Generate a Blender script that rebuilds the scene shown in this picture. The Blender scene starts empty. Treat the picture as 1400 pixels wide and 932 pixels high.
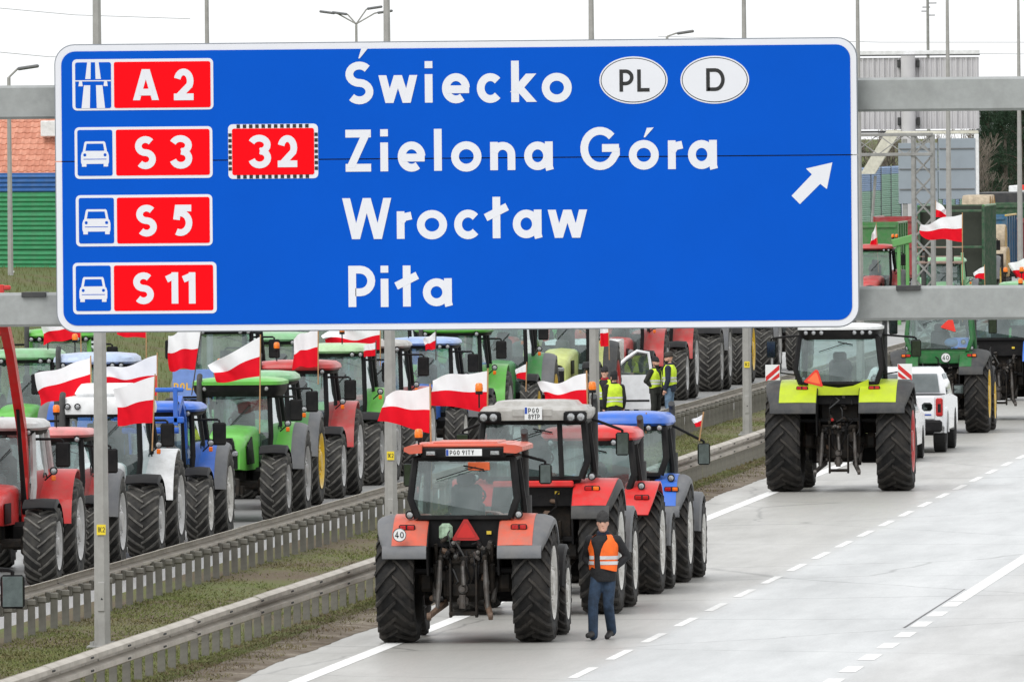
import bpy, math, random
import numpy as np
from mathutils import Vector, Matrix
R = math.radians
rnd = random.Random(7)
scene = bpy.context.scene
col = scene.collection

# ------------------------------------------------------------------ camera
CAM_H, FPX = 7.5, 17700.0          # height of the lens over the road, focal length in photo pixels
YAW = math.atan(1640 / FPX); PITCH = math.atan(290 / FPX); ROLL = R(-0.5)
CAM_M = Matrix.Translation((0, 0, CAM_H)) @ Matrix.Rotation(YAW, 4, 'Z') @ Matrix.Rotation(math.pi / 2 - PITCH, 4, 'X') @ Matrix.Rotation(ROLL, 4, 'Z')
cam = bpy.data.cameras.new('camera'); cam_o = bpy.data.objects.new('camera', cam); col.objects.link(cam_o)
cam.sensor_width = 36.0; cam.lens = FPX / 1400 * 36.0; cam.clip_start = 1.0; cam.clip_end = 9000
cam_o.matrix_world = CAM_M
scene.camera = cam_o

# ------------------------------------------------------------------ overcast sky + soft sun
SUN_EL, SUN_AZ = 48, -150           # behind the camera and to its left, veiled by cloud
world = bpy.data.worlds.new('World'); scene.world = world; world.use_nodes = True
wn, wl = world.node_tree.nodes, world.node_tree.links
wn.clear()
sky = wn.new('ShaderNodeTexSky'); sky.sky_type = 'NISHITA'; sky.sun_disc = False
sky.sun_elevation = R(SUN_EL); sky.sun_rotation = R(SUN_AZ); sky.dust_density = 4; sky.air_density = 1.5
hs = wn.new('ShaderNodeHueSaturation'); hs.inputs['Saturation'].default_value = 0.10
tc = wn.new('ShaderNodeTexCoord'); mp = wn.new('ShaderNodeMapping'); mp.inputs['Scale'].default_value = (1, 1, 4)
ns = wn.new('ShaderNodeTexNoise'); ns.inputs['Scale'].default_value = 5; ns.inputs['Detail'].default_value = 4
rmp = wn.new('ShaderNodeValToRGB'); rmp.color_ramp.elements[0].color = (9.0, 9.3, 9.6, 1); rmp.color_ramp.elements[1].color = (11.2, 11.2, 11.2, 1)
mix = wn.new('ShaderNodeMixRGB'); mix.inputs[0].default_value = 0.80
bg = wn.new('ShaderNodeBackground'); bg.inputs['Strength'].default_value = 0.105
out = wn.new('ShaderNodeOutputWorld')
wl.new(sky.outputs[0], hs.inputs['Color']); wl.new(tc.outputs['Generated'], mp.inputs[0]); wl.new(mp.outputs[0], ns.inputs['Vector'])
wl.new(ns.outputs[0], rmp.inputs[0]); wl.new(hs.outputs[0], mix.inputs[1]); wl.new(rmp.outputs[0], mix.inputs[2])
wl.new(mix.outputs[0], bg.inputs['Color']); wl.new(bg.outputs[0], out.inputs['Surface'])
sun = bpy.data.lights.new('sun', 'SUN'); sun.energy = 1.2; sun.angle = R(35); sun.color = (1, 0.98, 0.95)
sun_o = bpy.data.objects.new('sun', sun); col.objects.link(sun_o)
sd = Vector((math.sin(R(SUN_AZ)) * math.cos(R(SUN_EL)), math.cos(R(SUN_AZ)) * math.cos(R(SUN_EL)), math.sin(R(SUN_EL))))
sun_o.rotation_euler = sd.to_track_quat('Z', 'Y').to_euler(); sun_o.location = (-60, 0, 60)
vs = scene.view_settings; vs.view_transform = 'Standard'; vs.look = 'None'; vs.exposure = 0.32; vs.gamma = 1.0; vs.use_curve_mapping = False
scene.cycles.max_bounces = 6; scene.cycles.transparent_max_bounces = 24
scene.cycles.diffuse_bounces = 3; scene.cycles.glossy_bounces = 3; scene.cycles.use_denoising = True

# photo pixel -> place: the pixel gives the direction, the second argument the distance along the road
def ray(px, py):
    d = CAM_M.to_3x3() @ Vector(((px - 700) / FPX, -(py - 466) / FPX, -1)); return d
def on_y(px, py, Y):
    d = ray(px, py); t = Y / d.y
    return Vector((d.x * t, Y, CAM_H + d.z * t))

# ------------------------------------------------------------------ materials (all procedural)
MATS = {}
def mat(name, c, rough=0.5, metal=0.0, var=0.12, scale=6.0, bump=0.0, dirt=None, dirt_amt=0.0, dirt_scale=3.0, coat=0.0, spec=0.5, emit=0.0, trans=0.0):
    if name in MATS: return MATS[name]
    m = bpy.data.materials.new(name); m.use_nodes = True
    n, l = m.node_tree.nodes, m.node_tree.links
    b = n['Principled BSDF']
    b.inputs['Roughness'].default_value = rough; b.inputs['Metallic'].default_value = metal
    b.inputs['Coat Weight'].default_value = coat; b.inputs['Coat Roughness'].default_value = 0.08
    b.inputs['Specular IOR Level'].default_value = spec
    b.inputs['Transmission Weight'].default_value = trans
    t = n.new('ShaderNodeTexCoord'); no = n.new('ShaderNodeTexNoise')
    no.inputs['Scale'].default_value = scale; no.inputs['Detail'].default_value = 6; no.inputs['Roughness'].default_value = 0.62
    l.new(t.outputs['Object'], no.inputs['Vector'])
    rp = n.new('ShaderNodeMapRange'); rp.inputs[1].default_value = 0.3; rp.inputs[2].default_value = 0.7
    rp.inputs[3].default_value = 1 - var; rp.inputs[4].default_value = 1 + var
    l.new(no.outputs[0], rp.inputs[0])
    mu = n.new('ShaderNodeVectorMath'); mu.operation = 'SCALE'; mu.inputs[0].default_value = c[:3]
    l.new(rp.outputs[0], mu.inputs['Scale'])
    src = mu.outputs[0]
    if dirt:
        n2 = n.new('ShaderNodeTexNoise'); n2.inputs['Scale'].default_value = dirt_scale; n2.inputs['Detail'].default_value = 8; n2.inputs['Roughness'].default_value = 0.7
        l.new(t.outputs['Object'], n2.inputs['Vector'])
        r2 = n.new('ShaderNodeMapRange'); r2.inputs[1].default_value = 0.42; r2.inputs[2].default_value = 0.72; r2.inputs[3].default_value = 0; r2.inputs[4].default_value = dirt_amt
        l.new(n2.outputs[0], r2.inputs[0])
        mx = n.new('ShaderNodeMixRGB'); mx.inputs[2].default_value = (*dirt, 1)
        l.new(r2.outputs[0], mx.inputs[0]); l.new(src, mx.inputs[1]); src = mx.outputs[0]
        r3 = n.new('ShaderNodeMapRange'); r3.inputs[3].default_value = rough; r3.inputs[4].default_value = min(1, rough + 0.4)
        l.new(r2.outputs[0], r3.inputs[0]); l.new(r3.outputs[0], b.inputs['Roughness'])
    l.new(src, b.inputs['Base Color'])
    if emit:
        l.new(src, b.inputs['Emission Color']); b.inputs['Emission Strength'].default_value = emit
    if bump:
        bp = n.new('ShaderNodeBump'); bp.inputs['Strength'].default_value = bump; bp.inputs['Distance'].default_value = 0.02
        l.new(no.outputs[0], bp.inputs['Height']); l.new(bp.outputs[0], b.inputs['Normal'])
    MATS[name] = m
    return m

def glass(name, tint, refl=0.12):
    if name in MATS: return MATS[name]
    m = bpy.data.materials.new(name); m.use_nodes = True
    n, l = m.node_tree.nodes, m.node_tree.links; n.clear()
    o = n.new('ShaderNodeOutputMaterial'); tr = n.new('ShaderNodeBsdfTransparent'); tr.inputs[0].default_value = (*tint, 1)
    gl = n.new('ShaderNodeBsdfGlossy'); gl.inputs['Roughness'].default_value = 0.03; gl.inputs['Color'].default_value = (.92, .96, .97, 1)
    df = n.new('ShaderNodeBsdfDiffuse'); df.inputs['Color'].default_value = (.36, .50, .49, 1)
    lw = n.new('ShaderNodeLayerWeight'); lw.inputs['Blend'].default_value = 0.35
    t = n.new('ShaderNodeTexCoord'); no = n.new('ShaderNodeTexNoise'); no.inputs['Scale'].default_value = 2.5; no.inputs['Detail'].default_value = 6
    l.new(t.outputs['Object'], no.inputs['Vector'])
    mr = n.new('ShaderNodeMapRange'); mr.inputs[1].default_value = .3; mr.inputs[2].default_value = .7; mr.inputs[3].default_value = refl * 0.6; mr.inputs[4].default_value = refl * 1.5
    l.new(no.outputs[0], mr.inputs[0])
    ad = n.new('ShaderNodeMath'); ad.operation = 'ADD'; ad.use_clamp = True
    sc = n.new('ShaderNodeMath'); sc.operation = 'MULTIPLY'; sc.inputs[1].default_value = 0.5
    l.new(lw.outputs['Fresnel'], sc.inputs[0]); l.new(sc.outputs[0], ad.inputs[0]); l.new(mr.outputs[0], ad.inputs[1])
    m0 = n.new('ShaderNodeMixShader'); m0.inputs[0].default_value = 0.10; l.new(tr.outputs[0], m0.inputs[1]); l.new(df.outputs[0], m0.inputs[2])
    m1 = n.new('ShaderNodeMixShader'); l.new(ad.outputs[0], m1.inputs[0]); l.new(m0.outputs[0], m1.inputs[1]); l.new(gl.outputs[0], m1.inputs[2])
    l.new(m1.outputs[0], o.inputs['Surface'])
    MATS[name] = m
    return m

def P(name, c, **k):                  # vehicle paint with road film
    k.setdefault('rough', 0.36); k.setdefault('coat', 0.12); k.setdefault('spec', .36); k.setdefault('var', 0.06)
    k.setdefault('dirt', (0.20, 0.18, 0.15)); k.setdefault('dirt_amt', 0.30); k['dirt_amt'] *= 1.35; k.setdefault('dirt_scale', 4.5)
    return mat(name, c, **k)

M_BLACK = mat('black_plastic', (0.010, 0.010, 0.011), 0.5, dirt=(.06, .053, .047), dirt_amt=.2, spec=.14)
M_IRON = mat('dark_cast_iron', (0.012, 0.011, 0.010), 0.65, dirt=(.07, .052, .038), dirt_amt=.6, dirt_scale=7, bump=.4, spec=.25)
M_STEEL = mat('worn_steel', (0.10, 0.095, 0.09), 0.45, metal=.6, var=.4, dirt=(.06, .04, .028), dirt_amt=.7, dirt_scale=8)
M_RUST = mat('rusty_steel', (0.12, 0.075, 0.05), 0.7, var=.4, scale=14)
M_CHROME = mat('chrome', (0.6, 0.6, 0.6), 0.2, metal=1, var=.05)
M_GREYPL = mat('grey_plastic', (0.15, 0.155, 0.165), 0.55, dirt=(.2, .18, .15), dirt_amt=.35, spec=.3)
M_DKGREY = mat('dark_grey_plastic', (0.05, 0.052, 0.055), 0.55, dirt=(.15, .135, .11), dirt_amt=.3, spec=.25)
M_TYRE = mat('tyre_rubber', (0.012, 0.012, 0.0125), 0.7, var=.35, scale=9, dirt=(.060, .053, .046), dirt_amt=.75, dirt_scale=2.2, bump=.3, spec=.28)
M_LUG = mat('worn_lug_rubber', (0.026, 0.025, 0.024), 0.75, var=.4, scale=12, dirt=(.085, .075, .065), dirt_amt=.8, dirt_scale=2.4, bump=.3, spec=.2)
M_LUG_DUSTY = mat('dusty_lug_rubber', (0.10, 0.097, 0.092), 0.9, var=.45, scale=12, dirt=(.20, .19, .17), dirt_amt=.8, dirt_scale=2.6, bump=.3, spec=.15)
M_TYRE_DUSTY = mat('dusty_tyre_rubber', (0.020, 0.0195, 0.019), 0.85, var=.35, scale=9, dirt=(.085, .08, .07), dirt_amt=.7, dirt_scale=3.0, bump=.3)
M_CARTYRE = mat('car_tyre_rubber', (0.018, 0.018, 0.018), 0.75)
M_GLASS = glass('cab_glass', (.68, .80, .785), .075)
M_GLASS_DK = glass('dark_glass', (.25, .28, .29), .16)
M_MIRROR = mat('mirror_glass', (.13, .155, .15), 0.05, metal=1, var=.25, scale=9)
M_LAMP = mat('lamp_lens', (.40, .41, .42), 0.15, var=.5, scale=38, metal=.55)
M_ORANGE = mat('orange_beacon_plastic', (.85, .20, .015), 0.25, var=.2, scale=18)
M_REDLENS = mat('red_tail_lens', (.42, .012, .012), 0.2, var=.3, scale=25)
M_AMBER = mat('amber_lens', (.80, .16, .012), 0.2, var=.3, scale=25)
M_WHITE = P('white_paint', (.78, .79, .80), dirt_amt=.22)
M_FLAGW = mat('white_flag_cloth', (.86, .86, .88), 0.8, var=.05, scale=3, spec=.1)
M_FLAGR = mat('red_flag_cloth', (.76, .010, .024), 0.8, var=.1, scale=3, spec=.1)
for _m in (M_FLAGW, M_FLAGR):
    _n, _l = _m.node_tree.nodes, _m.node_tree.links; _b = _n['Principled BSDF']; _t = _n.new('ShaderNodeBsdfTranslucent'); _x = _n.new('ShaderNodeMixShader'); _x.inputs[0].default_value = .14
    _l.new(_b.inputs['Base Color'].links[0].from_socket, _t.inputs['Color']); _l.new(_b.outputs[0], _x.inputs[1]); _l.new(_t.outputs[0], _x.inputs[2]); _l.new(_x.outputs[0], _n['Material Output'].inputs['Surface'])
M_WOOD = mat('pine_stick', (.42, .24, .11), 0.7, var=.2, scale=12)
M_SEAT = mat('seat_fabric', (.035, .037, .042), 0.85)
M_SIGRED = mat('reflective_red', (.75, .035, .02), 0.45, var=.05)
M_SIGORANGE = mat('reflective_orange', (.85, .16, .05), 0.45, var=.08)
M_PLATE = mat('number_plate_white', (.72, .73, .73), 0.4, var=.04)
M_INK = mat('black_print', (.012, .012, .013), 0.5, var=.05)
M_EUBLUE = mat('plate_blue', (.01, .06, .36), 0.4, var=.05)
M_GALV = mat('galvanised_steel', (.30, .30, .29), 0.55, metal=.3, var=.2, scale=5, dirt=(.24, .235, .22), dirt_amt=.4, dirt_scale=2.0)

# ------------------------------------------------------------------ mesh builder
class MB:
    def __init__(s): s.v = []; s.f = []; s.m = []
    def add(s, vs, fs, mi=0):
        o = len(s.v); s.v += [tuple(v) for v in vs]; s.f += [tuple(o + i for i in f) for f in fs]; s.m += [mi] * len(fs); return s
    def box(s, c, d, bev=0.0, rot=None, mi=0, taper=None):
        x, y, z = d[0] / 2, d[1] / 2, d[2] / 2
        b = min(bev, x * .98, y * .98, z * .98)
        if b <= 0:
            vs = [(i * x, j * y, k * z) for k in (-1, 1) for j in (-1, 1) for i in (-1, 1)]
            fs = [(0, 2, 3, 1), (4, 5, 7, 6), (0, 1, 5, 4), (2, 6, 7, 3), (0, 4, 6, 2), (1, 3, 7, 5)]
        else:
            vs = []; idx = {}
            for k in (-1, 1):
                for j in (-1, 1):
                    for i in (-1, 1):
                        for a in range(3):
                            p = [i * (x - b), j * (y - b), k * (z - b)]
                            p[a] = (i * x, j * y, k * z)[a]
                            idx[(i, j, k, a)] = len(vs); vs.append(tuple(p))
            fs = []
            for a in range(3):
                o = [q for q in range(3) if q != a]
                for sg in (-1, 1):
                    ring = []
                    for u, w in ((-1, -1), (1, -1), (1, 1), (-1, 1)):
                        t = [0, 0, 0]; t[a] = sg; t[o[0]] = u; t[o[1]] = w; ring.append(idx[(*t, a)])
                    fs.append(tuple(ring if (sg > 0) ^ (a == 1) else ring[::-1]))
            for a in range(3):                                   # edge strips
                o = [q for q in range(3) if q != a]
                for u in (-1, 1):
                    for w in (-1, 1):
                        t = [0, 0, 0]; t[o[0]] = u; t[o[1]] = w
                        lo = list(t); lo[a] = -1; hi = list(t); hi[a] = 1
                        fs.append((idx[(*lo, o[0])], idx[(*lo, o[1])], idx[(*hi, o[1])], idx[(*hi, o[0])]))
            for k in (-1, 1):
                for j in (-1, 1):
                    for i in (-1, 1): fs.append(tuple(idx[(i, j, k, a)] for a in range(3)))
        if taper: vs = [(v[0] * (taper[0] if v[2] > 0 else 1), v[1] * (taper[1] if v[2] > 0 else 1), v[2]) for v in vs]
        vs = [Vector(v) for v in vs]
        if rot is not None: vs = [rot @ v for v in vs]
        return s.add([v + Vector(c) for v in vs], fs, mi)
    def tube(s, pts, r, n=8, mi=0, cap=True, flat=None):
        pts = [Vector(p) for p in pts]; rs = r if isinstance(r, (list, tuple)) else [r] * len(pts)
        vs = []; up = None
        for i, p in enumerate(pts):
            t = (pts[min(i + 1, len(pts) - 1)] - pts[max(i - 1, 0)]).normalized()
            if up is None: up = Vector((0, 0, 1)) if abs(t.z) < .95 else Vector((0, 1, 0))
            a = t.cross(up).normalized(); b = a.cross(t).normalized(); up = b
            for k in range(n):
                q = 2 * math.pi * k / n + math.pi / n
                vs.append(p + (a * math.cos(q) + b * math.sin(q) * (flat or 1)) * rs[i])
        fs = [(i * n + k, i * n + (k + 1) % n, (i + 1) * n + (k + 1) % n, (i + 1) * n + k) for i in range(len(pts) - 1) for k in range(n)]
        if cap: fs += [tuple(range(n))[::-1], tuple((len(pts) - 1) * n + k for k in range(n))]
        return s.add(vs, fs, mi)
    def lathe(s, prof, n=24, axis='z', c=(0, 0, 0), mi=0, caps=True):      # prof: (radius, along)
        vs = []
        for r, a in prof:
            for k in range(n):
                q = 2 * math.pi * k / n; u, w = r * math.cos(q), r * math.sin(q)
                v = {'z': (u, w, a), 'x': (a, u, w), 'y': (w, a, u)}[axis]
                vs.append((v[0] + c[0], v[1] + c[1], v[2] + c[2]))
        fs = [(i * n + k, i * n + (k + 1) % n, (i + 1) * n + (k + 1) % n, (i + 1) * n + k) for i in range(len(prof) - 1) for k in range(n)]
        if caps:
            if prof[0][0] > 1e-5: fs.append(tuple(range(n))[::-1])
            if prof[-1][0] > 1e-5: fs.append(tuple((len(prof) - 1) * n + k for k in range(n)))
        return s.add(vs, fs, mi)
    def loft(s, rings, mi=0, caps=True, closed=True):
        n = len(rings[0]); vs = [p for r in rings for p in r]; kk = n if closed else n - 1
        fs = [(i * n + k, i * n + (k + 1) % n, (i + 1) * n + (k + 1) % n, (i + 1) * n + k) for i in range(len(rings) - 1) for k in range(kk)]
        if caps and closed: fs += [tuple(range(n))[::-1], tuple((len(rings) - 1) * n + k for k in range(n))]
        return s.add(vs, fs, mi)
    def prism(s, poly, d, axis='x', off=0.0, mi=0):     # 2-D outline (u,w) given thickness d centred at off
        def P3(u, w, a): return {'x': (a, u, w), 'y': (u, a, w), 'z': (u, w, a)}[axis]
        n = len(poly); vs = [P3(u, w, off - d / 2) for u, w in poly] + [P3(u, w, off + d / 2) for u, w in poly]
        fs = [tuple(range(n))[::-1], tuple(range(n, 2 * n))] + [(k, (k + 1) % n, n + (k + 1) % n, n + k) for k in range(n)]
        return s.add(vs, fs, mi)
    def sphere(s, c, r, n=12, m=8, mi=0, sc=(1, 1, 1)):
        vs = [(c[0], c[1], c[2] - r * sc[2])]
        for i in range(1, m):
            a = math.pi * i / m - math.pi / 2
            for k in range(n):
                q = 2 * math.pi * k / n
                vs.append((c[0] + r * sc[0] * math.cos(a) * math.cos(q), c[1] + r * sc[1] * math.cos(a) * math.sin(q), c[2] + r * sc[2] * math.sin(a)))
        vs.append((c[0], c[1], c[2] + r * sc[2])); L = len(vs) - 1
        fs = [(0, 1 + (k + 1) % n, 1 + k) for k in range(n)]
        for i in range(m - 2):
            for k in range(n):
                a = 1 + i * n; fs.append((a + k, a + (k + 1) % n, a + n + (k + 1) % n, a + n + k))
        a = 1 + (m - 2) * n
        fs += [(a + k, a + (k + 1) % n, L) for k in range(n)]
        return s.add(vs, fs, mi)
    def mesh(s, name, mats, smooth=35):
        me = bpy.data.meshes.new(name); me.from_pydata(s.v, [], s.f)
        for m in (mats if isinstance(mats, (list, tuple)) else [mats]): me.materials.append(m)
        if any(s.m): me.polygons.foreach_set('material_index', s.m)
        me.update()
        if smooth:
            me.polygons.foreach_set('use_smooth', [True] * len(me.polygons)); me.set_sharp_from_angle(angle=R(smooth))
        return me
    def build(s, name, mats, parent=None, loc=(0, 0, 0), rot=None, smooth=35):
        return put(name, s.mesh(name, mats, smooth), parent, loc, rot)

def put(name, me, parent=None, loc=(0, 0, 0), rot=None, scale=None):
    o = bpy.data.objects.new(name, me); col.objects.link(o); o.parent = parent; o.location = loc
    if rot is not None: o.rotation_euler = rot
    if scale is not None: o.scale = scale
    return o
def empty(name, loc=(0, 0, 0), rz=0.0, label=None, cat=None, group=None):
    o = bpy.data.objects.new(name, None); col.objects.link(o); o.location = loc; o.rotation_euler = (0, 0, rz); o.empty_display_size = .2
    return tag(o, label, cat, group)
def tag(o, label=None, cat=None, group=None, kind=None):
    if label: o['label'] = label
    if cat: o['category'] = cat
    if group: o['group'] = group
    if kind: o['kind'] = kind
    return o
def lerp(a, b, t): return a + (b - a) * t
# ================================================================== the setting
def ground_mat(name, cols, scale, scale2=0.35, rough=.95, bump=.6):
    if name in MATS: return MATS[name]
    m = bpy.data.materials.new(name); m.use_nodes = True
    n, l = m.node_tree.nodes, m.node_tree.links; b = n['Principled BSDF']; b.inputs['Roughness'].default_value = rough; b.inputs['Specular IOR Level'].default_value = .2
    t = n.new('ShaderNodeTexCoord')
    a = n.new('ShaderNodeTexNoise'); a.inputs['Scale'].default_value = scale; a.inputs['Detail'].default_value = 8; a.inputs['Roughness'].default_value = .7
    c = n.new('ShaderNodeTexNoise'); c.inputs['Scale'].default_value = scale2; c.inputs['Detail'].default_value = 5
    for q in (a, c): l.new(t.outputs['Object'], q.inputs['Vector'])
    ad = n.new('ShaderNodeMath'); ad.operation = 'MULTIPLY_ADD'; ad.inputs[1].default_value = .45
    sb = n.new('ShaderNodeMath'); sb.operation = 'MULTIPLY'; sb.inputs[1].default_value = .55
    l.new(c.outputs[0], sb.inputs[0]); l.new(a.outputs[0], ad.inputs[0]); l.new(sb.outputs[0], ad.inputs[2])
    r = n.new('ShaderNodeValToRGB'); e = r.color_ramp.elements
    while len(e) < len(cols): e.new(.5)
    for i, q in enumerate(cols): e[i].position = .34 + .32 * i / (len(cols) - 1); e[i].color = (*q, 1)
    l.new(ad.outputs[0], r.inputs[0]); l.new(r.outputs[0], b.inputs['Base Color'])
    bp = n.new('ShaderNodeBump'); bp.inputs['Strength'].default_value = bump; bp.inputs['Distance'].default_value = .05
    l.new(a.outputs[0], bp.inputs['Height']); l.new(bp.outputs[0], b.inputs['Normal'])
    MATS[name] = m; return m

def road_mat(name, tints, rough=.40):
    """old bright asphalt: lanes relaid at different times (bands across X), seams, cracks, oil drips, tyre polish"""
    m = bpy.data.materials.new(name); m.use_nodes = True
    n, l = m.node_tree.nodes, m.node_tree.links; b = n['Principled BSDF']
    t = n.new('ShaderNodeTexCoord'); sx = n.new('ShaderNodeSeparateXYZ'); l.new(t.outputs['Object'], sx.inputs[0])
    mr = n.new('ShaderNodeMapRange'); mr.inputs[1].default_value = -40; mr.inputs[2].default_value = 0
    l.new(sx.outputs[0], mr.inputs[0])
    r = n.new('ShaderNodeValToRGB'); r.color_ramp.interpolation = 'LINEAR'; e = r.color_ramp.elements
    while len(e) < len(tints): e.new(.5)
    for i, (x, q) in enumerate(tints): e[i].position = (x + 40) / 40; e[i].color = (*q, 1)
    l.new(mr.outputs[0], r.inputs[0])
    mp = n.new('ShaderNodeMapping'); mp.inputs['Scale'].default_value = (1, .12, 1); l.new(t.outputs['Object'], mp.inputs[0])
    big = n.new('ShaderNodeTexNoise'); big.inputs['Scale'].default_value = .8; big.inputs['Detail'].default_value = 7; big.inputs['Roughness'].default_value = .65
    l.new(mp.outputs[0], big.inputs['Vector'])
    fine = n.new('ShaderNodeTexNoise'); fine.inputs['Scale'].default_value = 25; fine.inputs['Detail'].default_value = 6; l.new(t.outputs['Object'], fine.inputs['Vector'])
    def mrange(src, lo, hi, a=.3, c=.7):
        q = n.new('ShaderNodeMapRange'); q.inputs[1].default_value = a; q.inputs[2].default_value = c; q.inputs[3].default_value = lo; q.inputs[4].default_value = hi; l.new(src, q.inputs[0]); return q.outputs[0]
    def mulc(src, f):
        q = n.new('ShaderNodeVectorMath'); q.operation = 'SCALE'; l.new(src, q.inputs[0]); l.new(f, q.inputs['Scale']); return q.outputs[0]
    c = mulc(mulc(r.outputs[0], mrange(big.outputs[0], .84, 1.12)), mrange(fine.outputs[0], .85, 1.12))
    # transverse cracks: thin dark wandering lines across the lane
    mp2 = n.new('ShaderNodeMapping'); mp2.inputs['Scale'].default_value = (.10, .085, 1); l.new(t.outputs['Object'], mp2.inputs[0])
    wob = n.new('ShaderNodeTexNoise'); wob.inputs['Scale'].default_value = 6; wob.inputs['Detail'].default_value = 4; l.new(mp2.outputs[0], wob.inputs['Vector'])
    mx = n.new('ShaderNodeVectorMath'); mx.operation = 'MULTIPLY_ADD'; mx.inputs[1].default_value = (.06, .06, 0); l.new(wob.outputs['Color'], mx.inputs[0]); l.new(mp2.outputs[0], mx.inputs[2])
    vo = n.new('ShaderNodeTexVoronoi'); vo.feature = 'DISTANCE_TO_EDGE'; vo.inputs['Scale'].default_value = 1.0; vo.inputs['Randomness'].default_value = .7; l.new(mx.outputs[0], vo.inputs['Vector'])
    c = mulc(c, mrange(vo.outputs['Distance'], .55, 1.0, 0.0, .006))
    # oil and patch spots
    sp = n.new('ShaderNodeTexNoise'); sp.inputs['Scale'].default_value = 1.6; sp.inputs['Detail'].default_value = 9; sp.inputs['Roughness'].default_value = .75; l.new(t.outputs['Object'], sp.inputs['Vector'])
    c = mulc(c, mrange(sp.outputs[0], 1.0, .72, .62, .74))
    l.new(c, b.inputs['Base Color'])
    l.new(mrange(big.outputs[0], rough + .1, rough - .1), b.inputs['Roughness'])
    b.inputs['Specular IOR Level'].default_value = .5
    bp = n.new('ShaderNodeBump'); bp.inputs['Strength'].default_value = .25; bp.inputs['Distance'].default_value = .006
    l.new(fine.outputs[0], bp.inputs['Height']); l.new(bp.outputs[0], b.inputs['Normal'])
    MATS[name] = m; return m

def sheet(name, x0, x1, y0, y1, z, m, n=1, parent=None):
    b = MB(); 
    for i in range(n):
        a, c = lerp(y0, y1, i / n), lerp(y0, y1, (i + 1) / n)
        b.add([(x0, a, z), (x1, a, z), (x1, c, z), (x0, c, z)], [(0, 1, 2, 3)])
    return b.build(name, m, parent, smooth=0)

M_GRASS = ground_mat('rough_winter_grass', [(.10, .085, .055), (.115, .115, .045), (.085, .12, .035), (.14, .13, .06)], 3.0, .25)
M_MEDIAN = ground_mat('median_soil_and_moss', [(.115, .085, .06), (.13, .105, .07), (.12, .125, .05), (.105, .145, .042)], 5.0, .22)
M_VERGE = ground_mat('verge_grit', [(.075, .058, .042), (.12, .095, .070), (.19, .16, .125), (.30, .265, .215)], 11.0, 1.1)
tag(sheet('ground', -2500, 1500, -300, 7000, -0.06, M_GRASS), kind='structure')
road = tag(sheet('road', -20.2, -4.2, -50, 1500, 0.0, road_mat('pale_asphalt', [(-21, (.31, .30, .275)), (-17.5, (.35, .343, .322)), (-15.7, (.39, .383, .365)), (-15.3, (.47, .482, .485)), (-12, (.49, .502, .507)), (-11.4, (.43, .43, .425)), (-5, (.42, .42, .41))]), 8), kind='structure')
tag(sheet('opposite_road', -39.2, -25.7, -50, 2500, 0.004, road_mat('grey_asphalt', [(-40, (.22, .22, .215)), (-25, (.25, .25, .245))]), 8), kind='structure')
med = tag(sheet('median', -25.72, -20.75, -50, 1500, 0.03, M_MEDIAN), kind='structure')
vg = MB(); rv = random.Random(9); ya = [-50, 100] + [130 + .45 * i for i in range(640)] + [600, 1500]
vr_ = []
for y in ya: vr_.append([(-20.9 + rv.uniform(-.05, .05), y, .034), (-20.45, y, .030), (-20.12 + rv.uniform(-.02, .02) + .05 * math.sin(y * .23) + .03 * math.sin(y * .61 + 1), y, .004)])
vg.loft([r[::-1] for r in vr_], caps=False, closed=False)
tag(vg.build('verge', M_VERGE, smooth=0), kind='structure')
M_PAINT = mat('road_paint', (.78, .78, .77), .55, var=.10, scale=5, dirt=(.40, .39, .37), dirt_amt=.55, dirt_scale=4)
def dash_line(x, w, y0, y1, pitch, length):
    me = MB().add([(-w / 2, 0, 0), (w / 2, 0, 0), (w / 2, length, 0), (-w / 2, length, 0)], [(0, 1, 2, 3)]).mesh('lane_dash', M_PAINT, 0)
    y = y0
    while y < y1: put('lane_dash', me, road, (x, y, .004)); y += pitch
sheet('edge_line', -19.33, -19.08, 100, 1200, .004, M_PAINT, 4, road)
dash_line(-15.52, .14, 146.0, 420, 6.0, 3.4)
dash_line(-11.86, .24, 145.4, 203, 4.0, 2.0)
sheet('lane_line', -11.98, -11.74, 203.6, 1200, .004, M_PAINT, 4, road)
# tar seam beside the lane line
MB().add([(-12.06, 193, .004), (-12.02, 193, .004), (-12.04, 209, .004), (-12.06, 209, .004)], [(0, 1, 2, 3)]).build('tar_seam', mat('tar', (.05, .05, .05), .5), road, smooth=0)

# embankment beyond the opposite carriageway
eb = MB(); prof = [(-39.2, .0), (-41, -.05), (-43, .15), (-58, 2.55), (-62, 2.6), (-120, 2.7)]
ys = list(range(120, 1300, 20))
rb = random.Random(3)
rings = [[(x + (rb.uniform(-.3, .3) if 1 < i < 5 else 0), y, z + (rb.uniform(-.08, .08) if i > 1 else 0)) for i, (x, z) in enumerate(prof)] for y in ys]
eb.loft([r[::-1] for r in rings], caps=False, closed=False)
tag(eb.build('embankment', M_GRASS), kind='structure')

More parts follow.
